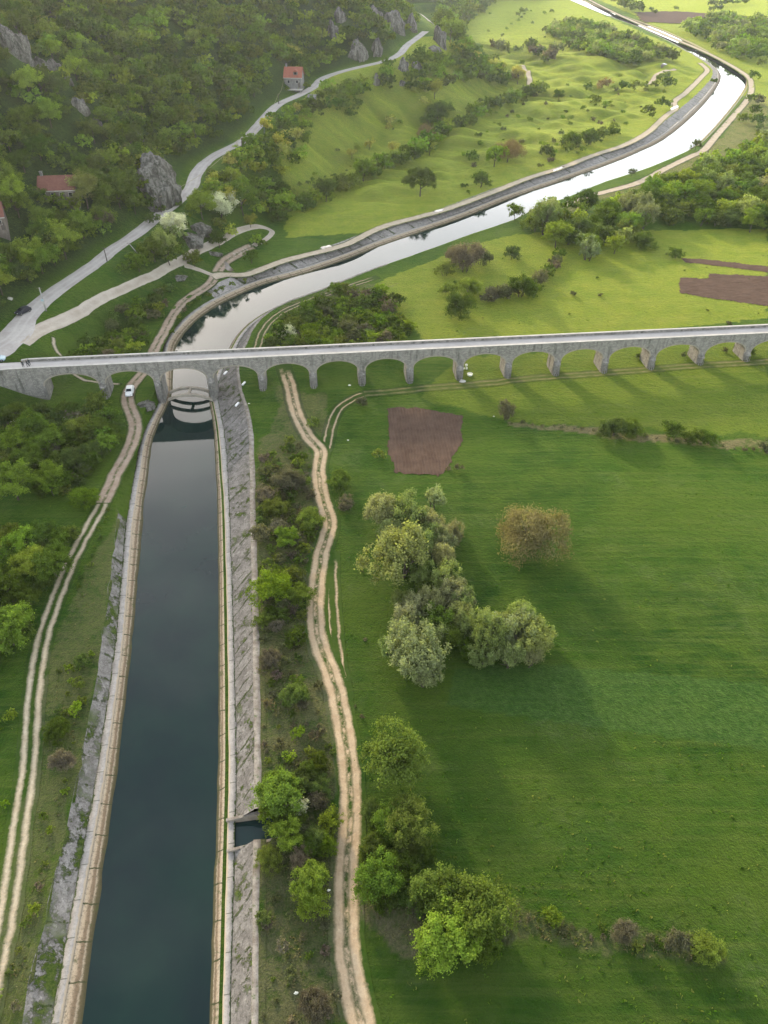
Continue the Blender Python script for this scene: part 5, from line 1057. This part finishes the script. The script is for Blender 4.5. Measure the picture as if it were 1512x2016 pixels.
scatter([(522, 668), (560, 612), (640, 574), (700, 562), (760, 560), (800, 600), (812, 650), (800, 675), (560, 688)], 3.2, 3.0, 5.6, 'bbbBtg')
scatter([(1040, 432), (1085, 410), (1130, 402), (1220, 398), (1290, 355), (1370, 325), (1440, 300), (1520, 280), (1640, 290), (1640, 462), (1512, 455), (1440, 436), (1275, 434), (1240, 478), (1160, 500), (1100, 490), (1070, 462)], 6.2, 6, 9.5, 'bbbttTTw')
scatter([(1068, 62), (1120, 44), (1190, 55), (1240, 76), (1310, 108), (1335, 118), (1210, 122), (1180, 104), (1120, 92)], 6.6, 6, 10, 'ttTTwb')
scatter([(1325, 68), (1360, 50), (1430, 30), (1505, 50), (1520, 92), (1450, 118), (1400, 104), (1350, 88)], 8, 6.5, 11, 'tTTwb')
scatter([(1400, 70), (1560, 60), (1600, 110), (1440, 112)], 16, 8, 12, 'ttb', keep=.6)
scatter([(1440, 200), (1512, 180), (1640, 260), (1560, 300), (1430, 305), (1462, 245)], 13, 4, 8, 'bbg', keep=.6)
scatter([(508, 880), (600, 862), (625, 930), (640, 1000), (630, 1080), (605, 1200), (512, 1230)], 1.8, 1.0, 2.9, 'bbggg', keep=.9)
scatter([(512, 1230), (600, 1200), (640, 1380), (660, 1500), (512, 1520)], 2.0, .6, 2.0, 'bggg', keep=.8)
scatter([(512, 1530), (660, 1500), (672, 1660), (640, 1720), (560, 1700), (545, 1660), (512, 1600)], 2.2, 1.8, 3.4, 'bbbBg')
scatter([(510, 1700), (640, 1720), (660, 1850), (700, 2030), (510, 2030)], 2.0, .5, 1.7, 'bggg', keep=.75)
scatter([(705, 1600), (750, 1560), (840, 1650), (835, 1730), (990, 1775), (1000, 1850), (900, 1890), (830, 1790), (705, 1755)], 2.2, 1.8, 3.4, 'bbbtg')
scatter([(100, 1300), (205, 1180), (185, 1420), (120, 1560), (60, 1800), (20, 2016), (-60, 2016), (0, 1700), (85, 1560), (80, 1380)], 2.4, .4, 1.6, 'bbBg', keep=.7)
scatter([(-60, 1340), (60, 1290), (40, 1500), (0, 1700), (-60, 1800)], 4, .8, 2.4, 'bBg', keep=.5)
scatter([(690, 970), (760, 1180), (745, 1500), (700, 1450), (668, 1100)], 6, .3, .8, 'bg', keep=.7)
scatter([(150, 440), (330, 395), (300, 445), (190, 505), (100, 570), (20, 620), (-60, 640), (-60, 520), (60, 420)], 3.6, 4.4, 7.4, 'ttttTbg')
scatter([(180, 300), (300, 280), (290, 400), (160, 420)], 4, 4.5, 7.5, 'ttttTb')
scatter([(930, 210), (1020, 190), (1300, 130), (1380, 165), (1300, 260), (1100, 320), (960, 370), (860, 390)], 11, 1.2, 3.6, 'bBg', keep=.55)
scatter([(620, 260), (700, 210), (860, 185), (960, 200), (820, 300), (600, 370)], 14, .9, 2.6, 'bBg', keep=.5)
scatter([(900, 20), (1110, 10), (1180, 60), (950, 140)], 24, 2, 5, 'bB', keep=.4)
scatter([(1100, 440), (1512, 450), (1512, 640), (860, 660), (840, 520)], 16, .4, 1.2, 'bg', keep=.5)
def hedge(pts, sp, smin, smax, kinds, wid=1.5, z=0):
    P = resample(hit(*np.array(pts, float).T, 1.5)[:, :2], sp); P = P + rng.uniform(-1, 1, P.shape) * wid; add_world(P[:, 0], P[:, 1], rng.uniform(smin, smax, len(P)), kinds)
hedge([(570, 415), (640, 385), (720, 345), (800, 315), (860, 275), (930, 225), (985, 205), (1050, 185)], 3.4, 4.5, 8.5, 'bbTTbt', 2.5)
hedge([(578, 372), (620, 350), (690, 322)], 5, 1.0, 2.2, 'b', .5); hedge([(1075, 302), (1115, 290), (1160, 275), (1215, 255)], 5, 4, 7, 'b', 3); hedge([(968, 92), (1040, 102), (1098, 112)], 8, 7, 12, 'bbg', 4)
hedge([(1168, 12), (1215, 10), (1262, 24)], 10, 10, 18, 'b', 6); hedge([(1225, 30), (1260, 40), (1290, 55)], 8, 7, 12, 'b', 4); hedge([(1400, 10), (1470, 5)], 8, 7, 9, 'b', 2); hedge([(990, -2), (1070, 0)], 10, 8, 14, 'b', 5)
hedge([(955, 592), (1000, 578), (1040, 562), (1075, 542), (1100, 505)], 2.8, 2.5, 4.5, 'gbg', 1.2); hedge([(1010, 822), (1120, 832), (1230, 845), (1400, 866), (1512, 882)], 2.2, .5, 1.3, 'g', .5)
hedge([(1000, 1795), (1100, 1815), (1220, 1840), (1420, 1880)], 1.2, .4, 1.1, 'gb', .5); hedge([(1440, 115), (1512, 122), (1600, 128)], 10, 9, 14, 't', 3); hedge([(1030, 190), (1065, 178)], 5, 6, 9, 'bT', 2)
hedge([(150, 1160), (190, 1045), (235, 960)], 2.2, .5, 1.2, 'b', .8)
# forest on the hill
n_before = len(PL)
xs = np.arange(-640, 60, 4.3); ys = np.arange(120, 1150, 4.3); X, Y = np.meshgrid(xs, ys); X = X.ravel() + rng.uniform(-2.5, 2.5, X.size); Y = Y.ravel() + rng.uniform(-2.5, 2.5, Y.size)
fd, fs, fi = polydist(FOOT, X, Y); pz = gz(X, Y); px_, py_, dz_ = proj(X, Y, pz + 3); dens = fbm(X / 28, Y / 28, 88, 3)
ok = (fs > 0) & (fd > 5.5) & (px_ > -130) & (px_ < 1000) & (py_ > -240) & (py_ < 2100) & (dz_ > 60) & (rng.random(X.size) < .86 + dens * .5)
ok &= (rng.random(X.size) < np.interp(Y, [300, 900], [1, .62])); X, Y = X[ok], Y[ok]
add_world(X, Y, rng.uniform(4.6, 8.2, len(X)) * np.interp(Y, [300, 900], [1, 1.25]) * (1 + .18 * fbm(X / 40, Y / 40, 5, 2)), 'tttttttTTbbtmt')
print('plants', len(PL), 'hill', len(PL) - n_before)

# choose what is built one by one: the 300 largest trees and 300 largest bushes in the picture
for i, a in enumerate(PL): a.append(i)
inside = lambda a: -a[2] * .4 < a[0] < 1512 + a[2] * .4 and -a[2] * .4 < a[1] < 2016 + a[2] * .4
ind = []
for cat in ('tree', 'bush'):
    c_ = [a for a in PL if KINDS[a[3]][4] == cat and inside(a)]; named = [a for a in c_ if a[8]]; rest = sorted([a for a in c_ if not a[8]], key=lambda a: -a[2]); ind += named + rest[:298 - len(named)]
isin = {a[9] for a in ind}
# labels: by look and by the nearest thing one can find
LM = [(254, 771, 'the white hatchback'), (45, 617, 'the parked black car'), (90, 590, 'the pale concrete pole'), (322, 345, 'the tall road-side cliff'), (113, 365, 'the half hidden red roofed house'), (580, 152, 'the orange roofed house'), (615, 200, 'the flat-roofed hut'),
      (24, 70, 'the streaked rock slab'), (105, 128, 'the rough grey crags'), (703, 88, 'the large ribbed crag'), (868, 62, 'the rock tower at the road gap'), (838, 62, 'the far end of the road'), (838, 867, 'the square ploughed field'), (1420, 580, 'the wider ploughed strip'), (1430, 528, 'the narrow ploughed strip'),
      (1040, 1038, 'the leafless brown tree'), (786, 1086, 'the largest round willow'), (1000, 1255, 'the right-hand willows'), (822, 1285, 'the big greyish willow'), (775, 1490, 'the big round meadow tree'), (878, 1852, 'the lime green thicket tree'), (942, 1786, 'the wide olive tree'), (500, 1636, 'the square inlet'), (590, 1592, 'the white blossom tree'),
      (610, 1770, 'the two bright track-side bushes'), (535, 1155, 'the bright bush by the slope'), (632, 889, 'the fork of the clay track'), (620, 1233, 'the bend of the clay track'), (670, 1400, 'the lower clay track'), (720, 1980, 'the near end of the clay track'), (20, 945, 'the big left edge tree'), (10, 1238, 'the tree by the double rut'), (167, 975, 'the light green lone bush'),
      (90, 1085, 'the clump left of the double rut'), (60, 1500, 'the double rut'), (160, 1650, 'the broken left slope'), (213, 770, 'the leftmost pier'), (112, 745, 'the first arch'), (150, 640, 'the start of the side road'), (275, 554, 'the middle of the side road'), (385, 534, 'the link path'), (450, 528, 'the white puddle'), (520, 452, 'the hairpin'), (432, 398, 'the pale blossoming tree'), (340, 440, 'the silvery blossoming tree'),
      (390, 460, 'the rock scree'), (380, 350, 'the road bend'), (480, 285, 'the dark road pole'), (525, 228, 'the narrow road stretch'), (565, 655, 'the white canal-side blossom'), (690, 600, 'the thicket beyond the bridge'), (560, 700, 'the far parapet'), (906, 598, 'the round dark bushes'), (921, 508, 'the greyish thicket'), (1015, 416, 'the lone canal tree'), (1245, 338, 'the tiny lone bank tree'), (1371, 286, 'the small tree by the big bend'),
      (1268, 470, 'the dark bush before the scrub'), (1150, 440, 'the pale scrub-side rocks'), (1128, 577, 'the tiny meadow shrub'), (1400, 400, 'the scrub wood'), (996, 810, 'the grey bush on the field bank'), (1326, 845, 'the middle bush of the field bank'), (828, 353, 'the dark thicket tree'), (700, 292, 'the three little yellow trees'), (846, 288, 'the bright yellow hedge tree'), (1050, 185, 'the far end of the long hedge'), (600, 395, 'the near end of the long hedge'),
      (856, 174, 'the golden lone tree'), (1021, 145, 'the tall yellow tree'), (1101, 186, 'the small mound tree'), (1193, 205, 'the pale pointed tree'), (1310, 140, 'the small puddle path'), (1326, 212, 'the far puddle'), (1440, 160, 'the canal bend'), (1200, 80, 'the far island wood'), (1420, 75, 'the far right wood'), (1380, 35, 'the distant brown field'), (162, 368, 'the tall pale tree'), (573, 105, 'the yellow tree on the slope'), (270, 266, 'the flat crest rock'),
      (188, 236, 'the small pale ledge'), (60, 500, 'the bright tree at the forest foot'), (8, 430, 'the grey house at the frame edge'), (207, 505, 'the dark wooden pole'), (265, 490, 'the leaning pale pole'), (1088, 1802, 'the first hedge line bush'), (1226, 1834, 'the middle hedge line bush'), (1391, 1862, 'the last hedge line bush'), (480, 900, 'the weedy concrete slope')]
LMA = np.array([(a, b) for a, b, c in LM], float)
ORD = ['', 'second ', 'third ', 'fourth ', 'fifth ', 'sixth ', 'seventh ', 'eighth ', 'ninth ', 'tenth ', 'eleventh ', 'twelfth ', 'thirteenth ', 'fourteenth ', 'fifteenth ', 'sixteenth ', 'seventeenth ', 'eighteenth ', 'nineteenth ', 'twentieth ']
LOOK = {'m': 'green tree', 't': 'dark green tree', 'T': 'bright green tree', 'y': 'yellow tree', 'p': 'tall pale tree', 'w': 'silvery willow', 'b': 'green bush', 'B': 'bright green bush', 'g': 'greyish bush', 'x': 'brown leafless tree', 'f': 'white blossoming tree'}
used = {}
for a in sorted([a for a in ind if not a[8]], key=lambda a: -a[2]):
    dd_ = LMA - (a[0], a[1]); q = (dd_ ** 2).sum(1); 
    for li in q.argsort()[:6]:
        dx, dy = a[0] - LMA[li][0], a[1] - LMA[li][1]; side = ('right of', 'left of')[dx < 0] if abs(dx) > abs(dy) else ('below', 'above')[dy < 0]
        key = (LOOK[a[3]], li, side); n_ = len(used.get(key, []))
        if n_ < len(ORD) and (n_ < 3 or li == q.argsort()[5] or n_ < 8): break
    used.setdefault(key, []).append((q[li], a))
for (look, li, side), L_ in used.items():
    for n_, (d_, a) in enumerate(sorted(L_, key=lambda t: t[0])):
        a[8] = ('%s%s %s %s' % ((ORD[n_] + 'nearest ' if len(L_) > 1 else ''), look, side, LM[li][2])).strip() if n_ < len(ORD) else None
        if a[8] and len(a[8].split()) < 4: a[8] = 'leafy ' + a[8]
def lev(w): return 'hi' if w > 44 else 'mid' if w > 20 else 'lo'
def tint_of(a):
    t = KINDS[a[3]][2]; r_ = np.random.default_rng(a[9] + 5); c = np.array(t[r_.integers(len(t))]) * r_.uniform(.8, 1.2) * (1 + r_.uniform(-.07, .07, 3)); return tuple(float(x) for x in c)
zone = lambda a: ('on the forest hill' if polydist(FOOT, np.array([a[4]]), np.array([a[5]]))[1][0] > 0 else 'beyond the bridge' if a[5] > 165 else 'left of the canal' if a[0] < 250 else 'by the clay track' if a[0] < 705 else 'in the near meadow')
for a in ind:
    if a[8] and len(a[8].split()) > 15: print('LONG', a[8])
    if not a[8]: a[8] = '%s somewhere in the dense scrub wood' % LOOK[a[3]]
    L_ = lev(a[2]); h, opt, tints, nm, cat, st = KINDS[a[3]]; v = a[9] % (4 if L_ == 'hi' else 3); cm, tm, both = proto(a[3], L_, v)
    r_ = np.random.default_rng(a[9]); rz = r_.uniform(0, 6.28); sc_ = (a[7] * r_.uniform(.94, 1.06), a[7] * r_.uniform(.94, 1.06), a[7] * r_.uniform(.92, 1.08)); tc = (*tint_of(a), 1)
    if cat == 'tree' and a[2] > 24:
        o = empty(nm, (a[4], a[5], a[6] - .1), rz); o.scale = sc_
        c1 = link('crown', cm, o); c1.color = tc; link('trunk', tm, o)
    else:
        o = link(nm, both); o.location = (a[4], a[5], a[6] - .1); o.rotation_euler = (0, 0, rz); o.scale = sc_; o.color = tc
    tag(o, a[8], {'broadleaf_tree': 'tree', 'willow_tree': 'willow', 'bare_tree': 'tree', 'blossoming_tree': 'tree', 'bush': 'bush'}[nm], {'tree': 'trees ', 'bush': 'bushes '}[cat] + zone(a))
# everything smaller: one mass of trees, one of scrub
def mass(L, name, lab):
    G = {}
    for a in L: G.setdefault((a[3], a[9] % 3), []).append(a)
    VS, VA, TI = [], [], []
    for (k, v), lst in G.items():
        h, opt, *_ = KINDS[k]; gk = {'T': 't', 'B': 'b', 'm': 't'}.get(k, k); op = dict(opt)
        for lo_, (nl, lf, cf) in enumerate(((150, .115, .3), (330, .075, .45))):
            sub = [a for a in lst if (a[2] > 22) == bool(lo_)]
            if not sub: continue
            op['clumps'] = int(opt['clumps'] * cf); A, var = crown_arrays(ord(gk) * 7 + v, nl, lf, h, **op)
            P = np.array([(a[4], a[5], a[6] - .1) for a in sub]); W_ = np.array([a[7] for a in sub]); rz = rng.uniform(0, 6.28, len(sub)); c, s_ = np.cos(rz), np.sin(rz)
            X = A[None, ..., 0] * c[:, None, None] - A[None, ..., 1] * s_[:, None, None]; Y = A[None, ..., 0] * s_[:, None, None] + A[None, ..., 1] * c[:, None, None]; Z = np.broadcast_to(A[None, ..., 2], X.shape)
            VS.append((np.stack([X, Y, Z], -1) * W_[:, None, None, None] + P[:, None, None, :]).reshape(-1, 3)); VA.append(np.tile(var, len(sub))); TI.append(np.repeat(np.array([tint_of(a) for a in sub]), nl, 0))
    V = np.vstack(VS); n = len(V) // 4; t4 = np.concatenate([np.vstack(TI), np.ones((n, 1))], 1)
    o = link(name, mesh_np(name, V, np.arange(4 * n).reshape(n, 4), [M['leafmass']], attrs={'leafvar': ('FLOAT', 'FACE', np.concatenate(VA)), 'tint': ('FLOAT_COLOR', 'POINT', np.repeat(t4, 4, 0))}))
    tag(o, lab, 'vegetation', kind='stuff'); print(name, len(L), n)
rest = [a for a in PL if a[9] not in isin]
mass([a for a in rest if KINDS[a[3]][4] == 'tree'], 'woodland', 'dense mass of small trees covering the hill and far thickets')
mass([a for a in rest if KINDS[a[3]][4] == 'bush'], 'scrub', 'mass of low shrubs and weeds among the trees and along the tracks')

# grass tufts and weeds that roughen the near meadows
def tufts(n, name, lab):
    px = rng.uniform(-200, 1712, n * 2); py = 560 + (2160 - 560) * rng.random(n * 2) ** .75
    P = g(px, py, 0); x, y = P[:, 0], P[:, 1]; c, cs, ci = polydist(CC[::3], x, y); ok = c > np.where(cs > 0, 12.5, 15.5)
    for T_ in TRK: ok &= polydist(T_, x, y)[0] > 2.6
    ok &= polydist(FOOT, x, y)[1] < 0
    for f_ in PLOUGH: ok &= ~inpoly(f_, x, y)
    B2 = (x - B0[0]) * BN[0] + (y - B0[1]) * BN[1]; ok &= (B2 < -1.5) | (B2 > BW + 1.5)
    cl = fbm(x / 4, y / 2.2, 301, 4) + fbm(x / 30, y / 12, 305, 3) * .8; ok &= rng.random(len(x)) < sstep(-.45, .5, cl) * np.where(cover(x, y)[:, 0] > .3, 1, .16)
    x, y = x[ok][:n], y[ok][:n]; n = len(x); z = gz(x, y); V, T_, A = [], [], []
    base = np.array([(.06, .13, .012), (.08, .15, .018), (.12, .18, .03), (.16, .18, .05), (.05, .11, .012)])[rng.integers(0, 5, n)] * rng.uniform(.8, 1.2, (n, 1))
    dry_ = cover(x, y)[:, 0] > .3; base[dry_] = np.array([(.15, .14, .07), (.09, .12, .03), (.20, .18, .11)])[rng.integers(0, 3, dry_.sum())]
    for k in range(3):
        a = rng.uniform(0, 6.28, n); w = rng.uniform(.06, .20, n); h = rng.uniform(.05, .18, n); ox = rng.uniform(-.2, .2, n); oy = rng.uniform(-.2, .2, n); dx, dy = np.cos(a) * w, np.sin(a) * w; lx, ly = -np.sin(a) * h * .6, np.cos(a) * h * .6
        X = np.stack([x + ox - dx, x + ox + dx, x + ox + dx * .5 + lx, x + ox - dx * .5 + lx], 1); Y = np.stack([y + oy - dy, y + oy + dy, y + oy + dy * .5 + ly, y + oy - dy * .5 + ly], 1); Z = np.stack([z, z, z + h, z + h], 1)
        V.append(np.stack([X, Y, Z], -1).reshape(-1, 3)); T_.append(base); A.append(rng.uniform(.2, .8, n))
    V = np.vstack(V); m_ = len(V) // 4; t4 = np.concatenate([np.vstack(T_), np.ones((m_, 1))], 1)
    o = link(name, mesh_np(name, V, np.arange(4 * m_).reshape(m_, 4), [M['leafmass']], attrs={'leafvar': ('FLOAT', 'FACE', np.concatenate(A)), 'tint': ('FLOAT_COLOR', 'POINT', np.repeat(t4, 4, 0))})); tag(o, lab, 'grass', kind='stuff')
tufts(17000, 'grass', 'grass tufts and low weeds roughening the meadows')

# ------------------------------------------------------------------ haze
if HAZE:
    bm = bmesh.new(); bmesh.ops.create_cube(bm, size=1.0); me = bpy.data.meshes.new('haze'); bm.to_mesh(me); bm.free()
    hz = link('haze', me); hz.scale = (16000, 10500, 400); hz.location = (0, 4600, 193); tag(hz, 'pale evening haze filling the valley air', 'haze', kind='stuff')
    m_ = bpy.data.materials.new('haze_air'); m_.use_nodes = True; nt = m_.node_tree; nt.nodes.clear(); pv = nt.nodes.new('ShaderNodeVolumePrincipled'); ou = nt.nodes.new('ShaderNodeOutputMaterial')
    pv.inputs['Color'].default_value = (.86, .92, 1.0, 1); pv.inputs['Density'].default_value = HAZE; pv.inputs['Anisotropy'].default_value = .55; nt.links.new(pv.outputs[0], ou.inputs['Volume']); me.materials.append(m_)
